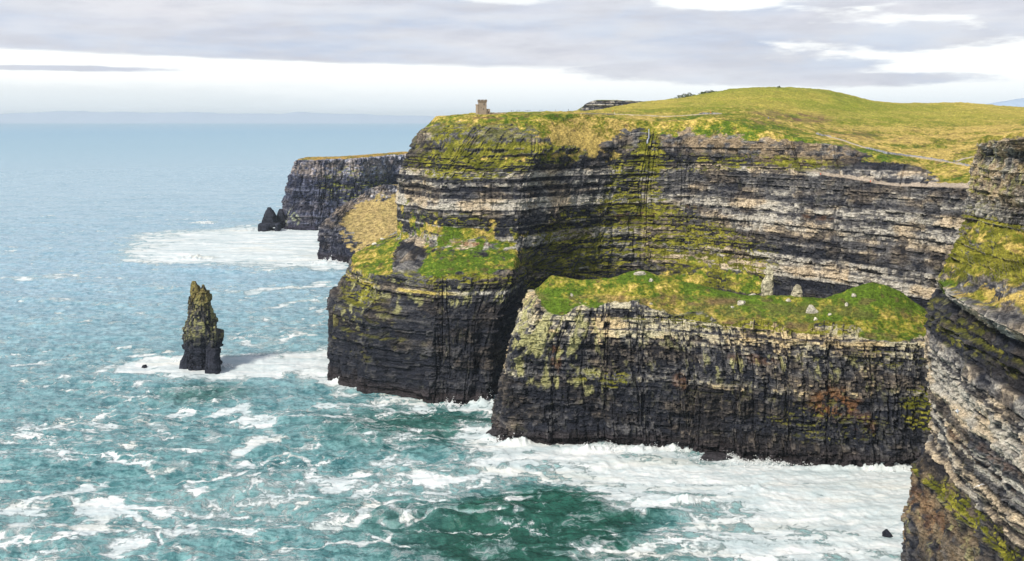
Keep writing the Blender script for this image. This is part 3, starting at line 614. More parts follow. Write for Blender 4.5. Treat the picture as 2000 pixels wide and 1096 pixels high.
# ------------------------------------------------------------------ sea
FOAM = []   # (px,py, rx,ry, value)   measured on the water
def foam_field(x, y):
    f = np.zeros_like(x)
    for (px, py, rx, ry, v) in FOAM:
        c = SEA(px, py); ax = rx/F*c[1]; ay = ry*c[1]**2/(H*F)
        d = np.sqrt(((x-c[0])/ax)**2+((y-c[1])/ay)**2)
        f += v*sm(1.3-d, 0, .9)
    return f
def stroke(pts, w, v):
    for i in range(len(pts)-1):
        (a, b), (c, d) = pts[i], pts[i+1]; n = max(1, int(math.hypot(c-a, (d-b)*2.5)/(w*.9)))
        for j in range(n):
            t = j/n; FOAM.append((a+(c-a)*t+w*.5*(random.random()-.5), b+(d-b)*t+w*.25*(random.random()-.5), w*1.35*random.uniform(.7, 1.2), w*.50*random.uniform(.6, 1.2), v*.78))
FOAM += [(1400, 905, 430, 44, 1.25), (1600, 960, 270, 60, 1.1), (1650, 1050, 260, 90, 1.0), (1300, 955, 260, 40, .8), (1780, 980, 160, 120, .6), (1080, 885, 150, 24, .7), (960, 855, 70, 24, .8), (1400, 1060, 180, 50, .45),
         (1130, 985, 150, 44, -.42), (960, 1060, 260, 80, -.32), (1250, 1000, 60, 20, -.4), (850, 830, 150, 20, -.25), (1000, 905, 80, 26, .35), (1200, 1090, 150, 24, .15), (1480, 985, 90, 16, -.2),
         (480, 472, 210, 34, 1.5), (400, 497, 160, 18, 1.0), (600, 500, 130, 26, 1.3), (330, 460, 90, 12, .5), (560, 455, 110, 14, .9), (640, 520, 60, 8, .8),
         (400, 718, 175, 22, 1.4), (300, 718, 95, 17, 1.2), (560, 712, 130, 20, 1.3), (620, 702, 70, 20, 1.2), (640, 735, 40, 14, .6), (520, 690, 120, 10, .4),
         (690, 755, 60, 12, 1.0), (950, 792, 60, 9, 1.0), (800, 780, 80, 8, .6), (850, 790, 50, 7, .7), (620, 745, 50, 12, .6),
         (215, 1015, 42, 36, 1.2), (235, 1075, 40, 26, .9), (30, 1018, 50, 20, 1), (10, 1055, 40, 12, .8), (650, 945, 70, 18, .75), (760, 920, 80, 14, .6), (740, 955, 120, 30, .35), (900, 930, 100, 22, .5), (840, 960, 80, 10, .3),
         (60, 1000, 60, 10, .5), (300, 1010, 380, 70, .16), (700, 990, 250, 60, .15), (900, 1060, 250, 60, .12), (560, 960, 200, 30, .18), (400, 980, 200, 40, .12)]
stroke([(430, 808), (500, 800), (520, 825), (545, 850), (480, 868), (470, 880), (560, 893)], 12, .75)
stroke([(0, 1010), (60, 975), (120, 962), (230, 945)], 13, .6); stroke([(180, 975), (300, 990), (420, 1020), (480, 1030)], 9, .5)
stroke([(190, 985), (260, 985), (330, 995)], 16, .5); stroke([(410, 930), (520, 900)], 8, .45); stroke([(540, 1080), (640, 1085), (740, 1070), (755, 1040)], 9, .6)
stroke([(700, 1030), (740, 1000), (790, 975), (860, 970)], 12, .6); stroke([(480, 575), (540, 562), (660, 553)], 10, .65); stroke([(520, 600), (600, 590), (650, 585)], 10, .45)
stroke([(240, 700), (340, 690), (350, 680)], 10, .4); stroke([(20, 720), (110, 705)], 10, .4); stroke([(0, 858), (100, 838), (220, 802)], 7, .45); stroke([(290, 803), (400, 800)], 7, .5)
stroke([(1150, 830), (1000, 840), (900, 860)], 10, .5); stroke([(820, 930), (960, 925), (1090, 935)], 12, .5); stroke([(0, 545), (160, 542)], 9, .3); stroke([(430, 668), (600, 665)], 8, .35)
stroke([(560, 893), (600, 925), (700, 935)], 10, .5); stroke([(0, 905), (130, 890), (300, 915), (410, 932)], 8, .45); stroke([(240, 1000), (330, 1040), (330, 1085)], 9, .5); stroke([(760, 1030), (860, 1010), (980, 1015)], 9, .45); stroke([(700, 1060), (790, 1090)], 9, .45)
stroke([(1430, 955), (1560, 990), (1690, 1060)], 12, .35)
def build_sea():
    # rows from far to near, finer where the view is nearer; columns fan out a little beyond the view
    py = np.concatenate([HZ+np.array([1.9, 3.0, 4.4, 6, 8.44]), np.linspace(HZ+9, 300, 130)[1:], np.linspace(300, 1130, 820)[1:], np.linspace(1130, 1900, 120)[1:]])
    Yr = H*F/(py-HZ)
    keep = Yr < 46000; Yr = np.concatenate([[60000.], Yr[keep]])
    u = np.linspace(-.82, .82, 1500)
    X = Yr[:, None]*u[None, :]; Y = np.broadcast_to(Yr[:, None], X.shape)
    fo = foam_field(X+16*(fbm2(X/30, Y/40, 4, 801)-.5)*2, Y+34*(fbm2(X/30, Y/40, 4, 802)-.5)*2)
    fade = 1/(1+(Y/3000)**2); pix = Y**2/(H*F)/2
    z = np.zeros_like(X)
    # swell trains plus chop; each octave fades once it is finer than the grid
    for (wl, ang, amp, sd_) in ((120, 8, 1.6, 1), (60, -14, .9, 2), (38, 22, .55, 3), (24, -4, .42, 4)):
        a = math.radians(ang); q = X*math.sin(a)+Y*math.cos(a)
        ph = q/wl*2*math.pi+5*fbm2(X/(wl*2.6), Y/(wl*2.2), 3, 500+sd_)*2
        am = amp*(.35+1.3*fbm2(X/(wl*3), Y/(wl*3), 2, 520+sd_))
        w = am*(1-np.abs(np.sin(ph*.5)))**1.3*1.6
        z += (w-am*.5)*np.clip(2.5-12*pix/wl, 0, 1)
    for (sc, amp, sd_) in ((13, 1.9, 31), (6.5, 1.3, 32), (3.0, .7, 33), (1.5, .3, 34)):
        r = fbm2((X+.25*Y)/sc*.8, (Y-.2*X)/sc, 2, 540+sd_)
        z += amp*(.5-np.abs(2*r-1))*np.clip(2.0-4*pix/sc, 0, 1)
    sw = fbm2(X/60, Y/60, 3, 77)
    # surge and spray heaped against the rocks
    spl = np.zeros_like(X)
    for (px, py_, rx, ry, hgt) in ((715, 757, 42, 9, 6), (665, 748, 24, 6, 5), (1340, 874, 60, 9, 7), (1010, 868, 36, 8, 5), (945, 790, 38, 6, 4.5), (1250, 880, 70, 7, 4), (1640, 915, 120, 6, 2.5), (1735, 916, 60, 5, 5), (1150, 882, 60, 6, 3),
                                  (400, 436, 30, 3, 4), (640, 515, 30, 4, 6), (960, 856, 30, 6, 4), (880, 790, 24, 4, 3), (380, 505, 50, 4, 5), (500, 450, 90, 4, 4), (1460, 960, 60, 9, 2.5), (1340, 985, 60, 7, 2.5)):
        c = SEA(px, py_); ax = rx/F*c[1]; ay = ry*c[1]**2/(H*F)
        d = np.sqrt(((X-c[0])/ax)**2+((Y-c[1])/ay)**2)
        spl += hgt*sm(1.2-d, 0, 1.1)*(.15+1.2*fbm2(X/4.0, Y/6.0, 4, 90, .65)**2*2)
    z = z*(1-.45*np.clip(fo, 0, 1)); z += spl*.8; fo = fo+np.clip(spl*.5, 0, 1)
    z = z*np.clip(1.2-Y/9000, 0.0, 1)
    caps = fbm2(X/26+3*fbm2(X/80, Y/80, 2, 7), Y/20, 4, 611, .6)
    fo = fo+.7*sm(caps, .71, .78)*np.clip(1.6-Y/2600, 0, 1)*.8
    crest = sm(z, 1.2, 2.6)*.16
    # green: deep green patch against teal, milky where air is churned in
    deep = np.zeros_like(X)
    for (px, py_, rx, ry, v) in ((1000, 1050, 300, 90, 1), (1120, 985, 220, 50, .9), (850, 830, 240, 50, .8), (400, 770, 100, 24, .7), (730, 1000, 120, 40, .3), (1150, 1090, 250, 40, .4)):
        c = SEA(px, py_); ax = rx/F*c[1]; ay = ry*c[1]**2/(H*F)
        deep += v*sm(1.4-np.sqrt(((X-c[0])/ax)**2+((Y-c[1])/ay)**2), 0, 1.1)
    A = np.stack([np.clip(fo+crest, -1, 2)*.5+.5*0, np.clip(deep, 0, 1), np.clip(sw, 0, 1)], -1)
    V = np.stack([X, Y, z], -1)
    m, k, b, out = mat_new('sea_water')
    at = k.node('ShaderNodeAttribute', attribute_name='Sea'); sp = k.node('ShaderNodeSeparateColor'); k.l.new(at.outputs['Color'], sp.inputs[0])
    foam = k.m('MULTIPLY', sp.outputs[0], 2.0); dp = sp.outputs[1]
    pos = k.node('ShaderNodeNewGeometry').outputs['Position']
    cd = k.m('DIVIDE', k.vm('LENGTH', pos).node.outputs['Value'], 1000.0)
    flat = k.vm('MULTIPLY', pos, (1, 1, 0))
    wv = k.noise(flat, .05, 3, .6, color=True)
    wp = k.vm('ADD', flat, k.vm('MULTIPLY', k.vm('SUBTRACT', wv, (.5, .5, .5)), (34, 34, 0)))
    n1 = k.noise(wp, .07, 9, .66, .6)                                   # foam rafts
    r1 = k.noise(wp, .10, 8, .66, .4)
    lace = k.m('SUBTRACT', 1.0, k.m('MULTIPLY', k.m('ABSOLUTE', k.m('SUBTRACT', r1, .5)), 11.0), clamp=True)   # threads
    lace2 = k.m('SUBTRACT', 1.0, k.m('MULTIPLY', k.m('ABSOLUTE', k.m('SUBTRACT', k.noise(flat, .33, 7, .7, .2), .5)), 8.0), clamp=True)
    pat = k.m('ADD', k.mr(n1, .32, .68, -1.2, .72, False), k.m('ADD', k.m('MULTIPLY', lace, .34), k.m('MULTIPLY', lace2, .18)))
    stv = k.vm('ADD', k.vm('MULTIPLY', pos, (.010, .055, 0)), k.vm('MULTIPLY', k.vm('SUBTRACT', k.noise(flat, .012, 4, .6, color=True), (.5, .5, .5)), (.9, .9, 0)))
    st = k.m('SUBTRACT', 1.0, k.m('MULTIPLY', k.m('ABSOLUTE', k.m('SUBTRACT', k.noise(stv, 1.0, 7, .62), .5)), 22.0), clamp=True)
    st = k.m('MULTIPLY', st, k.mr(k.noise(flat, .006, 4, .6), .42, .62))
    pat = k.m('ADD', pat, k.m('MULTIPLY', k.m('MULTIPLY', st, k.mr(cd, .5, 2.2, 1.0, .35)), 1.1))
    fl = k.vm('ADD', k.vm('MULTIPLY', flat, (.016, .075, 0)), k.vm('MULTIPLY', k.vm('SUBTRACT', k.noise(flat, .018, 5, .6, color=True), (.5, .5, .5)), (1.6, 1.6, 0)))
    swirl = k.mr(k.noise(fl, 1.0, 9, .68), .36, .64)
    vv = k.vm('ADD', k.vm('MULTIPLY', flat, (.028, .040, 0)), k.vm('MULTIPLY', k.vm('SUBTRACT', k.noise(flat, .03, 6, .62, color=True), (.5, .5, .5)), (2.4, 2.4, 0)))
    vo = k.node('ShaderNodeTexVoronoi', feature='DISTANCE_TO_EDGE'); vo.inputs['Scale'].default_value = 1.0; k.l.new(vv, vo.inputs['Vector'])
    net = k.mr(vo.outputs['Distance'], 0.0, k.mr(k.noise(flat, .08, 5, .6), .35, .7, .015, .11), 1.0, 0.0)
    net = k.m('MULTIPLY', net, k.mr(k.noise(flat, .010, 5, .62), .44, .60))
    net = k.m('MULTIPLY', net, k.mr(k.noise(flat, .30, 5, .65), .36, .58))
    pat = k.m('ADD', pat, k.m('MULTIPLY', net, k.mr(cd, .75, 1.5, 1.5, .0)))
    foam = k.m('ADD', foam, k.m('MULTIPLY', k.m('SUBTRACT', swirl, .55), k.mr(foam, .2, 1.0, 0, .75)))
    fm = k.m('ADD', k.m('MULTIPLY', pat, k.mr(foam, 0, .6, k.mr(cd, .55, 1.2, .72, .5), 1.0)), foam)
    fmask = k.mr(fm, .25, 1.05)
    milky = k.mr(fm, .0, .55)
    dap = k.m('ADD', k.m('MULTIPLY', k.mr(k.noise(k.vm('MULTIPLY', pos, (.7, 1.15, 0)), .13, 7, .74), .42, .58), .7), k.m('MULTIPLY', k.mr(k.noise(k.vm('MULTIPLY', pos, (1, 1.3, 0)), .02, 4, .6), .35, .65), .3))  # turbid mottling; its contrast also paints the shadows of small waves
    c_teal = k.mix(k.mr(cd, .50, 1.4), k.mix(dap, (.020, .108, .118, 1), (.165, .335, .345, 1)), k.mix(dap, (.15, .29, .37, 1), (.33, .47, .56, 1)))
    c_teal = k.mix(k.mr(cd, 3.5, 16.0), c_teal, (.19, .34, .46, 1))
    c_w = k.mix(dp, c_teal, k.mix(dap, (.004, .040, .028, 1), (.020, .105, .075, 1)))
    c_w = k.mix(k.m('MULTIPLY', milky, .35), c_w, (.30, .46, .47, 1)); c_w = k.mix(k.mr(foam, .1, .9, 0, .62), c_w, (.34, .50, .50, 1))
    fc = k.mix(k.mr(k.noise(k.vm('MULTIPLY', wp, (.6, 1.2, 0)), .12, 8, .68, 1.2), .25, .75), (.50, .57, .59, 1), (.76, .76, .74, 1))
    fc = k.mix(k.m('MULTIPLY', k.m('SUBTRACT', 1.0, swirl), .75), fc, (.36, .45, .47, 1)); fc = k.mix(k.m('MULTIPLY', k.mr(k.noise(fl, .6, 4, .6), .5, .7), .35), fc, (.70, .64, .52, 1))
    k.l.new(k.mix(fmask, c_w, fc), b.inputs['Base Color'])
    k.l.new(k.m('ADD', k.m('MULTIPLY', fmask, .5), k.mr(cd, .8, 8.0, .16, .42)), b.inputs['Roughness'])
    b.inputs['IOR'].default_value = 1.33
    k.l.new(k.m('MULTIPLY', k.mr(fmask, 0, 1, .5, .1), k.mr(cd, 3.0, 14.0, 1.0, .25)), b.inputs['Specular IOR Level'])
    bh = k.m('ADD', k.m('MULTIPLY', k.noise(flat, .35, 6, .65), 1.0), k.m('MULTIPLY', k.noise(k.vm('MULTIPLY', pos, (.6, 1.3, 0)), .09, 4, .6), 1.6))
    bh = k.m('MULTIPLY', bh, k.mr(fmask, 0, 1, 1.0, .35))
    bp = k.node('ShaderNodeBump'); bp.inputs['Strength'].default_value = .8; bp.inputs['Distance'].default_value = 1.3
    k.l.new(bh, bp.inputs['Height']); k.l.new(bp.outputs[0], b.inputs['Normal'])
    o = mesh_np('sea', V.reshape(-1, 3), grid_faces(*X.shape)[:, ::-1], m, smooth=True, extra={'Sea': A.reshape(-1, 3)})
    tag(o, 'teal sea with white foam around the rocks', kind='structure')
build_sea()

# ------------------------------------------------------------------ sea stacks (lofts of stacked rings)
def loft(rings, nseg, seed, amp, hs_, ws_, lean=None, sub=5):
    """rings: (z, cx, cy, rx, ry). returns V,F with bedded, jointed displacement"""
    R = np.array(rings, float); idx = np.linspace(0, len(R)-1, (len(R)-1)*sub+1)
    I = np.stack([np.interp(idx, np.arange(len(R)), R[:, j]) for j in range(5)], -1)
    th = np.linspace(0, 2*math.pi, nseg, endpoint=False)
    c, s_ = np.cos(th), np.sin(th); e = .72
    ux = np.sign(c)*np.abs(c)**e; uy = np.sign(s_)*np.abs(s_)**e
    rad = I[:, 3:4]; arc = th[None]*np.maximum(I[:, 3:4].max(), 1)*1.0+0*I[:, :1]
    zz = I[:, 0:1]+0*arc
    b1, l1, _, _ = masonry(arc, zz, hs_*2.6, ws_*1.5, seed); b2, l2, _, _ = masonry(arc, zz, hs_, ws_, seed+5)
    col_ = vn2(arc/(ws_*1.8), zz/(hs_*9), seed+9)
    d = amp*((b1-.5)+.7*(b2-.5)+.5*(l1-.5)+1.5*(col_-.5))
    d = d*np.clip(rad/(R[:, 3].max()*.35), .15, 1)
    V = np.stack([I[:, 1:2]+ux*(I[:, 3:4]+d), I[:, 2:3]+uy*(I[:, 4:5]+d), zz+0*ux], -1)
    nr = len(I); i = np.arange(nr*nseg).reshape(nr, nseg); j = np.roll(i, -1, 1)
    Fc = np.stack([i[:-1], j[:-1], j[1:], i[1:]], -1).reshape(-1, 4)
    V = V.reshape(-1, 3)
    topc = V[-nseg:].mean(0)+np.array([0, 0, .15]); V = np.vstack([V, topc]); t = len(V)-1
    cap = np.stack([i[-1], j[-1], np.full(nseg, t), np.full(nseg, t)], -1)
    return V, Fc, cap, arc.ravel(), (b2.ravel(), l2.ravel())
def join_lofts(name, lofts, mat, colfn, parent=None):
    Vs, Fs, T3, cs, off = [], [], [], [], 0
    me = bpy.data.meshes.new(name)
    verts = []; faces = []
    for L in lofts:
        V, Fc, cap, arc, hh = L
        verts.append(V); faces += (Fc+off).tolist(); faces += [f[:3] for f in (cap+off).tolist()]
        cs.append(colfn(V, np.append(arc, 0), np.append(hh[0], .5), np.append(hh[1], .5))); off += len(V)
    V = np.vstack(verts); me.from_pydata(V.tolist(), [], faces); me.update()
    a = me.color_attributes.new('Col', 'FLOAT_COLOR', 'POINT'); c4 = np.ones((len(V), 4), np.float32); c4[:, :3] = np.vstack(cs)
    a.data.foreach_set('color', c4.ravel()); me.materials.append(mat)
    return link(bpy.data.objects.new(name, me), parent)
def ring(pxl, pxr, py, Y, th, dy=0):
    a = W(pxl, py, Y); b = W(pxr, py, Y); return (a[2], (a[0]+b[0])/2, Y+dy, (b[0]-a[0])/2, th)
def sea_stack():
    Y = 775
    main = [(-6, W(395, 700, Y)[0], Y+6, 11, 12), ring(367, 420, 708, Y, 11, 6), ring(366, 421, 692, Y, 12, 5), ring(362, 423, 680, Y, 12, 4), ring(360, 425, 672, Y, 12, 4), ring(360, 426, 652, Y, 12, 3), ring(361, 425, 648, Y, 12, 3), ring(362, 418, 645, Y, 11, 2), ring(363, 416, 626, Y, 10, 2),
            ring(367, 414, 622, Y, 9, 2), ring(368, 411, 606, Y, 8, 1), ring(371, 408, 602, Y, 7.5, 1), ring(372, 407, 584, Y, 6.5), ring(374, 406, 580, Y, 6), ring(375, 405, 569, Y, 5)]
    pk1 = [ring(374, 394, 590, Y, 5), ring(374, 391, 568, Y, 4), ring(374.5, 387, 558, Y, 2.5), ring(376, 381, 549, Y, .9)]
    pk2 = [ring(388, 407, 590, Y, 5), ring(391, 404, 570, Y, 3.2), ring(393, 401, 563, Y, 2), ring(395, 398, 556, Y, .7)]
    pk3 = [ring(369, 376, 625, Y, 3), ring(369, 374, 600, Y, 2), ring(369, 372, 579, Y, .7)]
    foot = [(-6, W(415, 720, 766)[0], 766, 7, 8), ring(404, 430, 714, 766, 8), ring(405, 426, 700, 768, 7), ring(407, 424, 680, 770, 5)]
    foot2 = [(-6, W(362, 704, 778)[0], 778, 4.5, 4), ring(354, 369, 704, 778, 3.5), ring(359, 368, 695, 778, 2.5), ring(362, 368, 680, 778, 2)]
    shl = [ring(410, 424, 690, Y, 5), ring(410, 424, 655, Y, 4), ring(414, 422, 641, Y, 2.5), ring(416, 421, 637, Y, 1)]
    Ls = [loft(main, 130, 3, 2.3, 2.0, 2.6, sub=10), loft(pk1, 50, 5, .9, 2, 2), loft(pk2, 50, 6, .9, 2, 2), loft(pk3, 30, 7, .5, 2, 2), loft(foot, 60, 8, 1.6, 3, 3), loft(foot2, 40, 9, .8, 3, 3), loft(shl, 40, 10, .9, 2, 3)]
    def cf(V, arc, b2, l2):
        z = V[:, 2]; n = fbm3(V[:, 0]/3, V[:, 1]/3, z/6, 4, 17, .6); t = sm(z+14*(n-.5), 18, 30)
        n2 = fbm3(V[:, 0]/1.8, V[:, 1]/1.8, z/11, 4, 23, .6); dark = SLATE*(.7+1.6*n[:, None]); up = lerp(np.broadcast_to(GREY*.7, V.shape), np.broadcast_to(LICH*.7, V.shape), sm(n2+.25*(b2-.5), .44, .62))
        top = sm(z+26*(n-.5), 42, 60); up = lerp(up, np.broadcast_to(C(.19, .15, .04), V.shape), top*.75)
        up = lerp(up, np.broadcast_to(SLATE, V.shape), sm(fbm3(V[:, 0]/2, V[:, 1]/2, z/5, 3, 19), .54, .64)*.9)
        return lerp(dark, up, t)
    o = join_lofts('sea_stack', Ls, M_TER, cf)
    tag(o, 'tall jagged twin-peaked sea stack standing alone in white foam', 'sea stack')
    # small dark rock by it
    return o
sea_stack()
def rock_blob(name, loc, size, seed, mat, colr, n=26, parent=None, flat=.2):
    th = np.linspace(0, math.pi, n); ph = np.linspace(0, 2*math.pi, n*2, endpoint=False)
    T, Ph = np.meshgrid(th, ph, indexing='ij'); d = np.stack([np.sin(T)*np.cos(Ph), np.sin(T)*np.sin(Ph), np.cos(T)], -1)
    rg = np.random.RandomState(seed); r = np.full(T.shape, 1.25)
    for _ in range(16):
        nn = rg.normal(size=3); nn /= np.linalg.norm(nn); hh = rg.uniform(.55, .98)
        r = np.minimum(r, hh/np.maximum((d*nn).sum(-1), 1e-3))
    r = r*(.93+.14*fbm3(d[..., 0]*4+seed, d[..., 1]*4, d[..., 2]*4, 3, seed))
    V = d*r[..., None]*np.array(size)*1.0
    V[..., 2] = np.where(V[..., 2] < -flat*size[2], -flat*size[2]+(V[..., 2]+flat*size[2])*.25, V[..., 2])
    V = V.reshape(-1, 3); nr, nc = T.shape; i = np.arange(nr*nc).reshape(nr, nc); j = np.roll(i, -1, 1)
    Fc = np.stack([i[:-1], i[1:], j[1:], j[:-1]], -1).reshape(-1, 4)
    cc = np.array(colr)*(.6+.8*fbm3(V[:, 0]/.7+seed, V[:, 1]/.7, V[:, 2]/.7, 3, seed+3)[:, None])
    o = mesh_np(name, V, Fc, mat, cc, False, parent); o.location = loc; return o
r = rock_blob('boulder', SEA(1732, 1046), (3.6, 2.6, 2.6), 4, M_TER, SLATE); tag(r, 'small dark rock alone in the white foam near the bottom right', 'rock')
r = rock_blob('boulder', SEA(1776, 1002), (2.2, 2.2, 4.5), 11, M_TER, SLATE); tag(r, 'dark rock in the foam touching the left foot of the near cliff', 'rock')
r = rock_blob('boulder', SEA(282, 717), (2.4, 2.0, 1.9), 6, M_TER, SLATE); tag(r, 'tiny dark rock in foam to the left of the twin-peaked sea stack', 'rock')

def far_stack():
    Y = 1745
    def cf(V, arc, b2, l2): return np.broadcast_to(SLATE*1.1, V.shape)*(.6+.9*b2[:, None])
    body = [ring(512, 542, 452-10, Y, 14), ring(513, 541, 432, Y, 13), ring(515, 538, 420, Y, 11), ring(519, 533, 411, Y, 7), ring(523, 528, 405, Y, 2)]
    seg = [loft(body, 60, 3, 1.2, 5, 6)]
    base = [ring(505, 531, 470, Y-20, 16), ring(505, 531, 452, Y-20, 15), ring(505, 531, 438, Y-20, 13), ring(507, 530, 436, Y-20, 11)]
    leg = [ring(538, 548, 470, Y-20, 12), ring(538, 548, 452, Y-20, 11), ring(538, 548, 438, Y-20, 10), ring(539, 547, 436, Y-20, 8)]
    lint = [ring(508, 547, 443, Y-18, 11), ring(506, 548, 441, Y-18, 11), ring(507, 548, 437, Y-18, 10), ring(509, 546, 435.5, Y-18, 8)]
    seg += [loft(base, 50, 5, .9, 5, 6), loft(leg, 30, 6, .7, 5, 5), loft(lint, 50, 7, .5, 5, 6)]
    o = join_lofts('sea_stack', seg, M_FAR, cf); tag(o, 'distant pointed sea stack on a low arched rock block beside the far headland', 'sea stack')
    p = [ring(537, 566, 450, Y+20, 10), ring(540, 560, 430, Y+20, 8), ring(543, 555, 415, Y+20, 5), ring(546, 552, 408, Y+20, 2)]
    o = join_lofts('rock_spire', [loft(p, 40, 9, 2, 5, 6)], M_FAR, cf); tag(o, 'small dark rock spire leaning against the foot of the far headland', 'rock')
far_stack()

# small pinnacle on the seaward edge of the middle cliff
def pinnacles():
    def mk(pts, Y, seed, colr, label, name='rock_pinnacle', amp=.5, hs_=1.4, ws_=1.6, th=2.2):
        Ls = []
        for q, (lst) in enumerate(pts):
            Ls.append(loft([ring(a, b, c, Y, th*(.4+.6*(b-a)/max(1, pts[0][0][1]-pts[0][0][0]))) for a, b, c in lst], 40, seed+q, amp, hs_, ws_, sub=8))
        def cf(V, arc, b2, l2): 
            n = fbm3(V[:, 0]/1.5, V[:, 1]/1.5, V[:, 2]/1.5, 3, seed)
            return np.array(colr)*(.35+1.0*b2[:, None]*n[:, None]*1.6+.25)
        o = join_lofts(name, Ls, M_TER, cf); tag(o, label, 'rock'); return o
    mk([[(650, 668, 660), (651, 664, 625), (651, 661, 612), (652, 660, 600), (654, 658, 595)]], 742, 2, C(.13, .12, .05), 'thin mossy rock finger sticking up from the left edge of the middle cliff', th=4)
    mk([[(1488, 1510, 580), (1487, 1510, 560), (1489, 1509, 550), (1496, 1509, 540), (1497, 1508, 528), (1499, 1506, 523)]], 618, 12, C(.40, .37, .26), 'taller pale rock pinnacle behind the turf ridge', th=3)
    mk([[(1544, 1568, 592), (1546, 1567, 576), (1551, 1566, 566), (1553, 1564, 560), (1556, 1560, 556)]], 612, 16, C(.36, .33, .24), 'shorter pale rock pinnacle to the right on the turf ridge', th=3)
pinnacles()
def boulders():
    L = [(1117, 574, 3.2, 'white upright boulder near the left end of the turf ridge'), (1448, 590, 5, 'left white boulder of the outcrop in the middle of the turf ridge'), (1466, 576, 4.6, 'right white boulder of the outcrop in the middle of the turf ridge'),
         (1252, 533, 4.5, 'pale rocks on the highest hump of the turf ridge'), (1272, 545, 3, 'small pale rock just below the highest hump of the turf ridge'), (1586, 604, 6, 'largest white boulder on the turf front below the pinnacles'), (1592, 622, 2.8, 'small white stone just below the largest boulder'),
         (1668, 576, 3.6, 'grey white boulder beside the green mound'), (1652, 595, 3, 'thin pale stone left of the green mound'), (1430, 598, 2.6, 'little pale stone left of the white outcrop'), (1620, 612, 2.2, 'small white stone right of the largest boulder'), (1540, 585, 3, 'pale stone at the foot of the shorter pinnacle')]
    for i, (px, py, s_, lab) in enumerate(L):
        p = on('headland', px, py+2)
        sx = s_*.46
        if lab.startswith('pale rocks'): dims = (sx*1.8, sx, sx*.7)
        elif 'upright' in lab or 'thin' in lab: dims = (sx*.7, sx*.7, sx*1.3)
        else: dims = (sx*(.9+.3*(i % 3)), sx, sx*(.9+.15*(i % 2)))
        o = rock_blob('boulder', (p[0], p[1]-.3, p[2]-.15*dims[2]), dims, 20+i, M_TER, C(.46, .43, .35)); tag(o, lab, 'boulder', 'pale boulders on the turf ridge')
    for px, py, lab in ((748, 466, 'small white stone on the skyline of the grassy shelf, upper'), (730, 478, 'small white stone on the skyline of the grassy shelf, lower')):
        p = on('sea_cliff', px, py+1); o = rock_blob('boulder', (p[0], p[1]-.5, p[2]+.6), (2.4, 1.4, 1.3), int(px), M_TER, C(.6, .58, .5)); tag(o, lab, 'boulder', 'white stones on the shelf edge')
boulders()

# ------------------------------------------------------------------ simple solid builder for made things
class MB:
    def __init__(s): s.v = []; s.f = []
    def box(s, x0, x1, y0, y1, z0, z1, rz=0, c=(0, 0, 0)):
        n = len(s.v); cr, sr = math.cos(rz), math.sin(rz)
        for z in (z0, z1):
            for x, y in ((x0, y0), (x1, y0), (x1, y1), (x0, y1)): s.v.append((c[0]+x*cr-y*sr, c[1]+x*sr+y*cr, c[2]+z))
        s.f += [tuple(n+i for i in q) for q in ((3, 2, 1, 0), (4, 5, 6, 7), (0, 1, 5, 4), (1, 2, 6, 5), (2, 3, 7, 6), (3, 0, 4, 7))]
    def tube(s, path, nseg=12, ex=1.0):
        """path: (x,y,z,rx,ry) rings joined into one closed body"""
        n = len(s.v)
        for (x, y, z, rx, ry) in path:
            for i in range(nseg):
                t = 2*math.pi*i/nseg; s.v.append((x+rx*math.cos(t), y+ry*math.sin(t), z))
        for r in range(len(path)-1):
            for i in range(nseg):
                j = (i+1) % nseg; s.f.append((n+r*nseg+i, n+r*nseg+j, n+(r+1)*nseg+j, n+(r+1)*nseg+i))
        s.f.append(tuple(n+i for i in reversed(range(nseg)))); s.f.append(tuple(n+(len(path)-1)*nseg+i for i in range(nseg)))
    def build(s, name, mat, parent=None, smooth=False):
        me = bpy.data.meshes.new(name); me.from_pydata(s.v, [], s.f); me.update()
        if smooth: me.polygons.foreach_set('use_smooth', [True]*len(me.polygons))
        me.materials.append(mat); return link(bpy.data.objects.new(name, me), parent)
def empty(name, loc, rz=0):
    o = bpy.data.objects.new(name, None); o.location = loc; o.rotation_euler = (0, 0, rz); o.empty_display_size = .5; return link(o)
def mat_stone():
    m, k, b, out = mat_new('tower_stone')
    pos = k.node('ShaderNodeTexCoord').outputs['Object']
    br = k.node('ShaderNodeTexBrick'); k.l.new(k.vm('MULTIPLY', k.vm('ADD', pos, k.vm('MULTIPLY', k.xyz(k.node('ShaderNodeSeparateXYZ').outputs[1], 0, 0), (0, 0, 0))), (1, 1, 1)), br.inputs[0])
    n = k.noise(pos, 1.4, 5, .65)
    c = k.mix(n, (.20, .155, .115, 1), (.42, .35, .27, 1))
    v = k.node('ShaderNodeTexVoronoi'); v.inputs['Scale'].default_value = 2.2; k.l.new(pos, v.inputs['Vector'])
    c = k.mix(.35, c, k.mix(k.mr(v.outputs['Distance'], .1, .5), (.42, .35, .28, 1), (.16, .13, .10, 1)))
    k.n.remove(br)
    k.l.new(c, b.inputs['Base Color']); b.inputs['Roughness'].default_value = .9
    return m
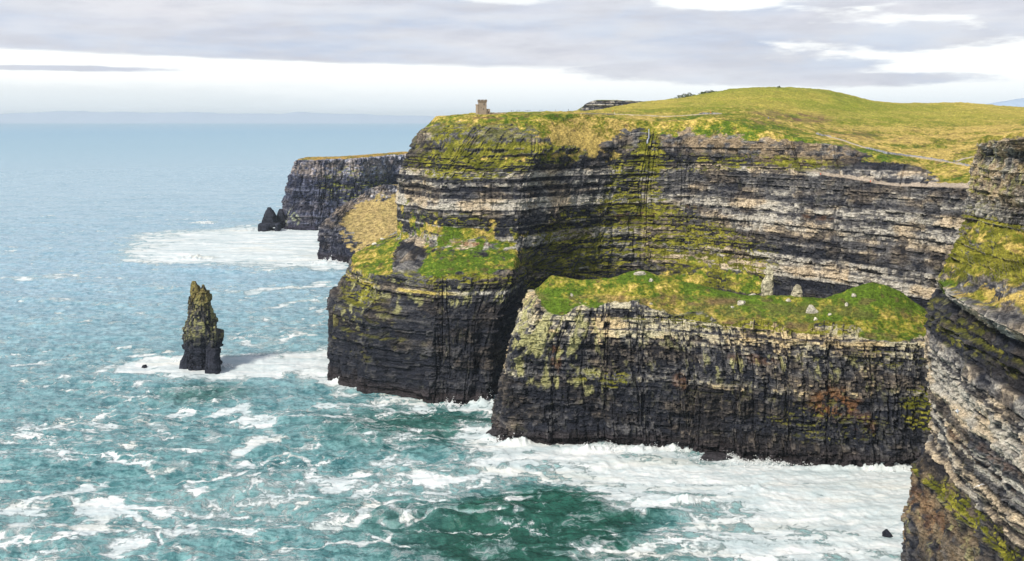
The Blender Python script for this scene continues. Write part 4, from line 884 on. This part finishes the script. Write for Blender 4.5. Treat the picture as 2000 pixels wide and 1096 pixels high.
def tower():
    st = mat_stone(); dk = mat_plain('window_dark', (.02, .02, .022), .5); mr_ = mat_plain('parapet_stone', (.17, .13, .09), .9)
    g = on('sea_cliff', 942, 224, 4); Y = 845.0
    base = (W(942, 224, Y)[0], Y, W(942, 224.5, Y)[2]-.6)
    # nearest ground height there
    q = REG['sea_cliff'][0]; i = np.argmin((q[:, 0]-base[0])**2+(q[:, 1]-Y)**2+np.where(q[:, 2] < 170, 1e6, 0)); base = (base[0], Y, float(q[i, 2])-.4)
    T = empty('stone_tower', base, math.radians(12)); tag(T, 'ruined square stone lookout tower on the cliff top against the sky', 'tower')
    b = MB(); b.box(-3.0, 3.0, -3.2, 3.2, 0, 11.2); b.build('keep_wall', st, T)
    cb = MB(); cb.box(-3.35, 3.35, -3.55, 3.55, 10.6, 11.5); pr = cb.build('parapet', mr_, T)
    for (x0, x1, y0, y1) in ((-3.35, -2.1, -3.55, -2.9), (-.6, .6, -3.55, -2.9), (2.1, 3.35, -3.55, -2.9), (-3.35, -2.7, -.6, .6), (2.7, 3.35, -.6, .6), (-3.35, -2.1, 2.9, 3.55), (-.6, .6, 2.9, 3.55), (2.1, 3.35, 2.9, 3.55)):
        c = MB(); c.box(x0, x1, y0, y1, 11.5, 12.7); c.build('merlon', mr_, pr)
    b = MB(); b.tube([(-3.9, -.6, 0, 1.75, 1.75), (-3.9, -.6, 7.9, 1.7, 1.7), (-3.9, -.6, 8.1, 1.95, 1.95), (-3.9, -.6, 8.9, 1.95, 1.95)], 20); tr = b.build('round_turret', st, T)
    b = MB(); b.box(3.0, 6.2, -2.2, 2.2, 0, 4.4); w = b.build('side_wing', st, T)
    for x0 in (3.1, 4.3, 5.4): c = MB(); c.box(x0, x0+.7, -2.2, 2.2, 4.4, 5.1); c.build('merlon', st, w)
    b = MB(); b.box(6.2, 20, -.4, .4, 0, 2.0); b.build('low_wall', st, T)
    for (x, z, w_, h_) in ((.9, 8.1, .75, 1.5), (.5, 4.3, .55, 1.2), (-1.6, 5.8, .4, 1.0), (5.0, 1.2, .9, 1.9)):
        c = MB(); yf = -3.2 if x < 3 else -2.2
        c.box(x-w_/2, x+w_/2, yf-.03, yf+.15, z, z+h_); wn = c.build('window' if x < 3 else 'doorway', dk, T)
        c = MB(); c.box(x-w_/2-.18, x+w_/2+.18, yf-.12, yf+.1, z-.22, z-.02); c.build('sill', st, wn)
tower()

# ------------------------------------------------------------------ paths, flagstone walls, people
def drape(name, pts, n=80):
    out = []
    xs = np.array(pts, float); L = np.concatenate([[0], np.cumsum(np.hypot(*np.diff(xs, axis=0).T))]); t = np.linspace(0, L[-1], n)
    for a in t: out.append(on(name, np.interp(a, L, xs[:, 0]), np.interp(a, L, xs[:, 1]), 2.0))
    out = np.array(out); 
    for ax in range(3): out[:, ax] = np.convolve(np.pad(out[:, ax], 3, mode='edge'), np.ones(7)/7, 'valid')
    return out
M_PATH = mat_plain('gravel_path', (.34, .29, .21), .95, .3, .8); M_FLAG = mat_plain('flagstone', (.26, .27, .31), .8, .45, .9)
def ribbon(pts, w, label):
    P = drape('sea_cliff', pts); d = np.gradient(P, axis=0)[:, :2]; d /= np.linalg.norm(d, axis=1)[:, None]+1e-9; nrm = np.stack([-d[:, 1], d[:, 0]], -1)
    V = []; 
    for k_ in (-1, -.5, 0, .5, 1):
        q = P.copy(); q[:, :2] += nrm*w*.5*k_; q[:, 2] += .55-.12*abs(k_); V.append(q)
    lo1 = V[0].copy(); lo1[:, 2] -= 1.2; lo2 = V[-1].copy(); lo2[:, 2] -= 1.2; V = [lo1]+V+[lo2]
    V = np.stack(V, 0); o = mesh_np('path', V.reshape(-1, 3), grid_faces(*V.shape[:2]), M_PATH, smooth=True); tag(o, label, kind='structure'); return P
def flag_wall(pts, label, h=1.35, th=.35):
    P = drape('sea_cliff', pts, 120); L = np.concatenate([[0], np.cumsum(np.linalg.norm(np.diff(P, axis=0), axis=1))]); m = MB(); rnd = random.Random(int(L[-1])); s_ = 0
    while s_ < L[-1]-1.5:
        w = rnd.uniform(.9, 1.6); c = np.array([np.interp(s_+w/2, L, P[:, j]) for j in range(3)]); e = np.array([np.interp(s_+w/2+.5, L, P[:, j]) for j in range(3)]); a = math.atan2(e[1]-c[1], e[0]-c[0])
        m.box(-w/2, w/2-.06, -th/2, th/2, -.9, h+rnd.uniform(-.2, .15), a+rnd.uniform(-.06, .06), (c[0], c[1], c[2])); s_ += w
    o = m.build('stone_wall', M_FLAG); tag(o, label, 'wall'); return P
ribbon([(1600, 262), (1640, 272), (1700, 292), (1780, 306), (1850, 316), (1908, 326)], 2.6, 'gravel cliff path running down the grassy slope')
ribbon([(1866, 317), (1880, 311), (1905, 306)], 2.5, 'short branch path joining at the right')
ribbon([(1130, 221), (1200, 222), (1300, 227), (1390, 222), (1412, 222)], 1.3, 'pale path along the plateau edge')
flag_wall([(1690, 290), (1740, 301), (1800, 309), (1856, 318)], 'long grey flagstone wall beside the cliff path')
flag_wall([(1872, 321), (1906, 328)], 'short grey flagstone wall at the right end of the cliff path')
flag_wall([(1594, 262), (1625, 268)], 'short pale flagstone wall at the bend of the path', 1.1)
flag_wall([(1366, 221.5), (1410, 221.5)], 'low stone wall on the knoll above the cliff edge', .9)
def person_mesh(pose, seed):
    m = MB(); st = .11 if pose else .0
    # legs, torso and head as rings of one body
    m.tube([(.0, 0, .84, .17, .12), (0, 0, .95, .18, .13), (0, 0, 1.15, .16, .11), (0, 0, 1.38, .21, .12), (0, 0, 1.46, .14, .09), (0, 0, 1.5, .06, .06), (0, .0, 1.56, .08, .09), (0, 0, 1.66, .095, .105), (0, 0, 1.75, .06, .07)], 12)
    for sx in (-1, 1):
        m.tube([(sx*.1, -.02+sx*st*1.6-.06, 0, .05, .11), (sx*.1, sx*st*1.6, .08, .05, .06), (sx*.1, sx*st*.9, .48, .065, .07), (sx*.09, 0, .9, .095, .1)], 8)
        m.tube([(sx*.27, -.08-sx*st, .72, .04, .045), (sx*.26, -.04-sx*st*.5, 1.08, .045, .05), (sx*.2, 0, 1.42, .06, .065)], 8)
    return m
PCOL = [('dark blue', (.03, .04, .10)), ('black', (.02, .02, .025)), ('orange red', (.75, .12, .03)), ('grey', (.15, .15, .17)), ('bright blue', (.08, .16, .45)), ('white', (.6, .6, .62)), ('maroon', (.2, .03, .04))]
PM = {n: mat_plain('coat_'+n.replace(' ', '_'), c, .8, .1) for n, c in PCOL}
def people():
    L = [(1698, 293, 0, 'walker in dark blue at the upper left end of the long flagstone wall'), (1703, 294, 1, 'walker in black second from the upper left end of the long flagstone wall'), (1712, 297, 3, 'grey clad walker near the upper end of the long wall'), (1733, 301, 1, 'walker in black midway along the upper part of the long wall'),
         (1819, 312, 1, 'walker in black near the lower end of the long wall'), (1841, 315, 3, 'walker in grey just before the path fork'), (1862, 318, 4, 'walker in bright blue at the path fork'), (1593, 259, 1, 'walker in black at the bend where the path begins'), (1598, 262, 5, 'walker in white beside the short pale wall'), (1635, 270, 6, 'walker in maroon on the upper path'),
         (1652, 274, 1, 'walker in black on the upper path between the two walls'), (1883, 323, 0, 'walker in dark blue by the short right hand wall'), (1500, 232, 4, 'walker in bright blue on the slope left of the path'),
         (1372, 222, 6, 'person in maroon on the knoll by the low wall'), (1388, 222, 2, 'person in orange red on the knoll by the low wall'), (1197, 218, 2, 'person in orange red on the plateau path right of the tower'), (1200, 222, 5, 'person in white on the plateau path right of the tower')]
    for i, (px, py, ci, lab) in enumerate(L):
        p = on('sea_cliff', px, py, 2.0); m = person_mesh(i % 2, i); o = m.build('person', PM[PCOL[ci][0]], smooth=True); o.location = (p[0], p[1]-1.0, p[2]+.35); o.rotation_euler[2] = i*1.3; tag(o, lab, 'person', 'walkers on the cliff path')
    for px, py, ci, lab in ((1702, 358, 2, 'person in orange red standing on the rock ledge above the bay'), (1706, 357, 1, 'person in black on the rock ledge beside the one in orange red'), (1604, 344, 2, 'small figure in orange red on the left part of the rock ledge')):
        p = on('sea_cliff', px, py, 3.0); m = person_mesh(0, 1); o = m.build('person', PM[PCOL[ci][0]], smooth=True); o.location = (p[0], p[1]+1.2, p[2]+.3); tag(o, lab, 'person', 'people on the rock ledge')
    # figures on the skyline right of the tower
    for i, px in enumerate((998, 1000, 1002.5, 1011, 1013, 1028, 1030, 1032.5, 1035, 1055, 1057.5, 1084, 1110)):
        q = REG['sea_cliff']; sel = np.where((np.abs(q[1]-px) < 1.2) & (q[2] < 226))[0]; j = sel[np.argmin(q[2][sel])]; p = q[0][j]
        m = person_mesh(i % 2, i); ci = (1, 3, 1, 0, 1, 6, 1, 1, 0, 1, 4, 3, 1)[i]; o = m.build('person', PM[PCOL[ci][0]], smooth=True); o.location = (p[0], p[1], p[2]+.15); o.rotation_euler[2] = i
        tag(o, ('nearest', 'second', 'third', 'fourth', 'fifth', 'sixth', 'seventh', 'eighth', 'ninth', 'tenth', 'eleventh', 'twelfth', 'farthest')[i]+' walker on the skyline counting right from the stone tower', 'person', 'walkers on the skyline')
people()

# ------------------------------------------------------------------ gulls
def gull(px, py, Y, label, bank, rz):
    wm = mat_plain('gull_white', (.8, .8, .8), .6, .05) if 'gull_white' not in bpy.data.materials else bpy.data.materials['gull_white']
    bk = mat_plain('beak_yellow', (.6, .4, .05), .5, .05) if 'beak_yellow' not in bpy.data.materials else bpy.data.materials['beak_yellow']
    p = W(px, py, Y); R = empty('gull', p, rz); R.rotation_euler = (bank, .1, rz); tag(R, label, 'gull', 'gulls gliding in front of the near cliff')
    V = []; F_ = []; n = 12
    path = [(-.34, 0, .01, .02), (-.30, 0, .06, .02), (-.16, 0, .07, .055), (0, 0, .10, .09), (.15, 0, .085, .08), (.24, .01, .055, .055), (.30, .03, .055, .055), (.35, .03, .03, .03), (.37, .03, .01, .01)]
    for (x, z, ry, rz_) in path:
        for i in range(n): t = 2*math.pi*i/n; V.append((x, ry*math.cos(t), z+rz_*math.sin(t)))
    for r_ in range(len(path)-1):
        for i in range(n): j = (i+1) % n; F_.append((r_*n+i, r_*n+j, (r_+1)*n+j, (r_+1)*n+i))
    me = bpy.data.meshes.new('body'); me.from_pydata(V, [], F_); me.update(); me.materials.append(wm); link(bpy.data.objects.new('body', me), R)
    for sy in (-1, 1):
        V = []; F_ = []
        pr = [(0.08, -.12, .05, 0.0), (.12, -.10, .28, .07), (.16, -.04, .48, .06), (.02, -.10, .68, .0), (-.10, -.14, .84, -.06)]
        for (x1, x0, yy, zz) in pr: V += [(x1, sy*yy, zz+.015), (x0, sy*yy, zz+.008), (x0, sy*yy, zz-.008), (x1, sy*yy, zz-.015)]
        for r_ in range(len(pr)-1):
            for i in range(4): j = (i+1) % 4; F_.append((r_*4+i, r_*4+j, (r_+1)*4+j, (r_+1)*4+i))
        F_.append((0, 1, 2, 3)); e = (len(pr)-1)*4; F_.append((e, e+1, e+2, e+3))
        me = bpy.data.meshes.new('wing'); me.from_pydata(V, [], F_); me.update(); me.materials.append(wm); link(bpy.data.objects.new('wing', me), R)
    m = MB(); m.tube([(.385, 0, .0, .03, .012), (.385, 0, .03, .035, .012)], 6); m.build('beak', bk, R)
gull(1870, 803, 150, 'white gull gliding with wings spread in front of the upper banded rock', math.radians(38), math.radians(160))
gull(1912, 949, 150, 'white gull gliding lower down, banking near the dark rock', math.radians(-30), math.radians(60))

# ------------------------------------------------------------------ thin waterfall at the head of the gully
def waterfall():
    m, k, b, out = mat_new('falling_water'); b.inputs['Base Color'].default_value = (.30, .33, .42, 1); b.inputs['Roughness'].default_value = .4
    mb = MB(); q = on('sea_cliff', 1268, 268); Y = q[1]-3
    a = W(1268.5, 252, Y); c = W(1264, 288, Y)
    mb.tube([(c[0], Y, c[2], .7, .3), (c[0]+.4, Y+.5, (a[2]+c[2])/2-1, .7, .3), (a[0]-.3, Y+1.5, (a[2]+c[2])/2, .4, .25), (a[0], Y+3.5, a[2], .3, .25)], 10)
    o = mb.build('waterfall', m, smooth=True); tag(o, 'thin thread of falling water in the dark gully below the plateau edge', 'waterfall')
waterfall()

# ------------------------------------------------------------------ skerries, skyline shrubs, spray
def skerries():
    for i, (px, py, sz, lab) in enumerate(((972, 852, (7, 7, 9), 'broken dark skerry at the left foot of the front headland'), (986, 858, (8, 6, 5.5), 'lower wet skerry just right of the tallest one at the headland foot'), (1004, 864, (7, 5, 4), 'flat wet skerry farthest right at the left foot of the headland'),
                                           (1395, 895, (9, 5, 3.5), 'low dark rock shelf at the sea edge below the middle of the headland face'), (650, 744, (5, 4, 3), 'small dark rock at the left foot of the middle cliff'))):
        o = rock_blob('skerry', SEA(px, py), sz, 60+i, M_TER, C(.035, .032, .036)); tag(o, lab, 'rock')
skerries()
def shrubs():
    rnd = np.random.RandomState(5); m = mat_plain('shrub_leaf', (.055, .075, .02), .9, .5, .6, .1); mt = mat_plain('shrub_wood', (.06, .045, .03), .9)
    for px, py, w, h, lab in ((1332, 192, 9, 3.6, 'dark low shrub at the left end of the hill skyline'), (1347, 189, 8, 3.4, 'second dark shrub up the left shoulder of the hill'), (1376, 184, 8, 2.6, 'brownish shrub higher on the left shoulder of the hill'), (1392, 181, 7, 2.2, 'small shrub highest on the left shoulder of the hill'), (1520, 172, 2.5, 1.8, 'tiny lone shrub on the very top of the hill')):
        q = REG['sea_cliff']; sel = np.where((np.abs(q[1]-px) < 1.5) & (q[2] < py+12))[0]; j = sel[np.argmin(q[2][sel])]; p = q[0][j]
        T = empty('shrub', (p[0], p[1], p[2]-1.3)); h *= 1.35; tag(T, lab, 'shrub', 'shrubs on the hill skyline')
        n = 900; u = rnd.normal(size=(n, 3)); u /= np.linalg.norm(u, axis=1)[:, None]; r = rnd.uniform(.5, 1, n)**.6*(1+.35*np.sin(u[:, 0]*5+px)*np.cos(u[:, 2]*7))
        c = u*r[:, None]*np.array([w, w*.6, h]); c[:, 2] = np.abs(c[:, 2])+.3; a = rnd.normal(size=(n, 3)); a /= np.linalg.norm(a, axis=1)[:, None]; b = np.cross(a, u); b /= np.linalg.norm(b, axis=1)[:, None]+1e-9
        sz = .45; V = np.stack([c-a*sz, c+b*sz*.6, c+a*sz, c-b*sz*.6], 1).reshape(-1, 3); mesh_np('foliage', V, np.arange(n*4).reshape(n, 4), m, parent=T)
        mb = MB()
        mb.tube([(0, 0, -.6, .3, .3), (.1, 0, h*.5, .2, .2), (-.1, .1, h*.95, .07, .07)], 8)
        mb.build('stem', mt, T)
shrubs()
def spray():
    rnd = np.random.RandomState(11); pts = []; sz = []
    for (px, py, w, h, n) in ((1345, 874, 22, 11, 2600), (1300, 876, 26, 6, 1500), (715, 752, 14, 9, 1500), (680, 747, 12, 8, 1200), (1010, 864, 10, 9, 1400), (985, 858, 9, 7, 900), (945, 788, 16, 6, 900), (880, 790, 10, 5, 500), (1735, 913, 22, 5, 1100), (1180, 880, 30, 4, 900), (1560, 905, 40, 3.5, 900),
                              (400, 438, 14, 6, 400), (640, 513, 16, 7, 700), (415, 716, 14, 4, 700), (365, 705, 10, 4, 400), (1460, 895, 30, 4, 700)):
        c = SEA(px, py); u = rnd.normal(size=(n, 3)); hgt = rnd.exponential(.33, n)*h; k_ = np.sin(u[:, 0]*6)*.5+.6
        pts.append(np.stack([c[0]+u[:, 0]*w*.5+.25*hgt, c[1]+u[:, 1]*3.0, .5+hgt*k_.clip(.15, 1.1)*np.exp(-u[:, 0]**2*.5)], -1)); sz.append(rnd.uniform(.16, .46, n)*(c[1]/640)*np.exp(-hgt/h*.6))
    P = np.vstack(pts); S = np.concatenate(sz)[:, None]; n = len(P); d = np.array([[1, 1, 1], [1, -1, -1], [-1, 1, -1], [-1, -1, 1]])
    V = (P[:, None]+d[None]*S[:, None]*rnd.uniform(.6, 1.3, (n, 4, 1))).reshape(-1, 3); i = np.arange(n)[:, None]*4
    F_ = np.concatenate([i+np.array([[0, 1, 2]]), i+np.array([[0, 3, 1]]), i+np.array([[0, 2, 3]]), i+np.array([[1, 3, 2]])], 0)
    m = mat_plain('spray_white', (.8, .82, .82), .8, .03)
    o = mesh_np('sea_spray', V, F_, m, smooth=False); tag(o, 'white spray thrown up where waves hit the rocks', kind='stuff')
spray()

# ------------------------------------------------------------------ sea air
HAZE_DENSITY = 2.2e-5
def haze():
    m = bpy.data.materials.new('sea_air'); m.use_nodes = True; k = NT(m.node_tree); k.n.clear()
    out = k.node('ShaderNodeOutputMaterial'); v = k.node('ShaderNodeVolumePrincipled'); v.inputs['Color'].default_value = (.80, .92, 1.0, 1); v.inputs['Density'].default_value = HAZE_DENSITY; v.inputs['Anisotropy'].default_value = .0
    k.l.new(v.outputs[0], out.inputs['Volume'])
    mb = MB(); mb.box(-62000, 62000, -2000, 62000, -14, 520); o = mb.build('haze', m); tag(o, 'thin sea haze over the whole bay', kind='stuff')
if HAZE_DENSITY: haze()
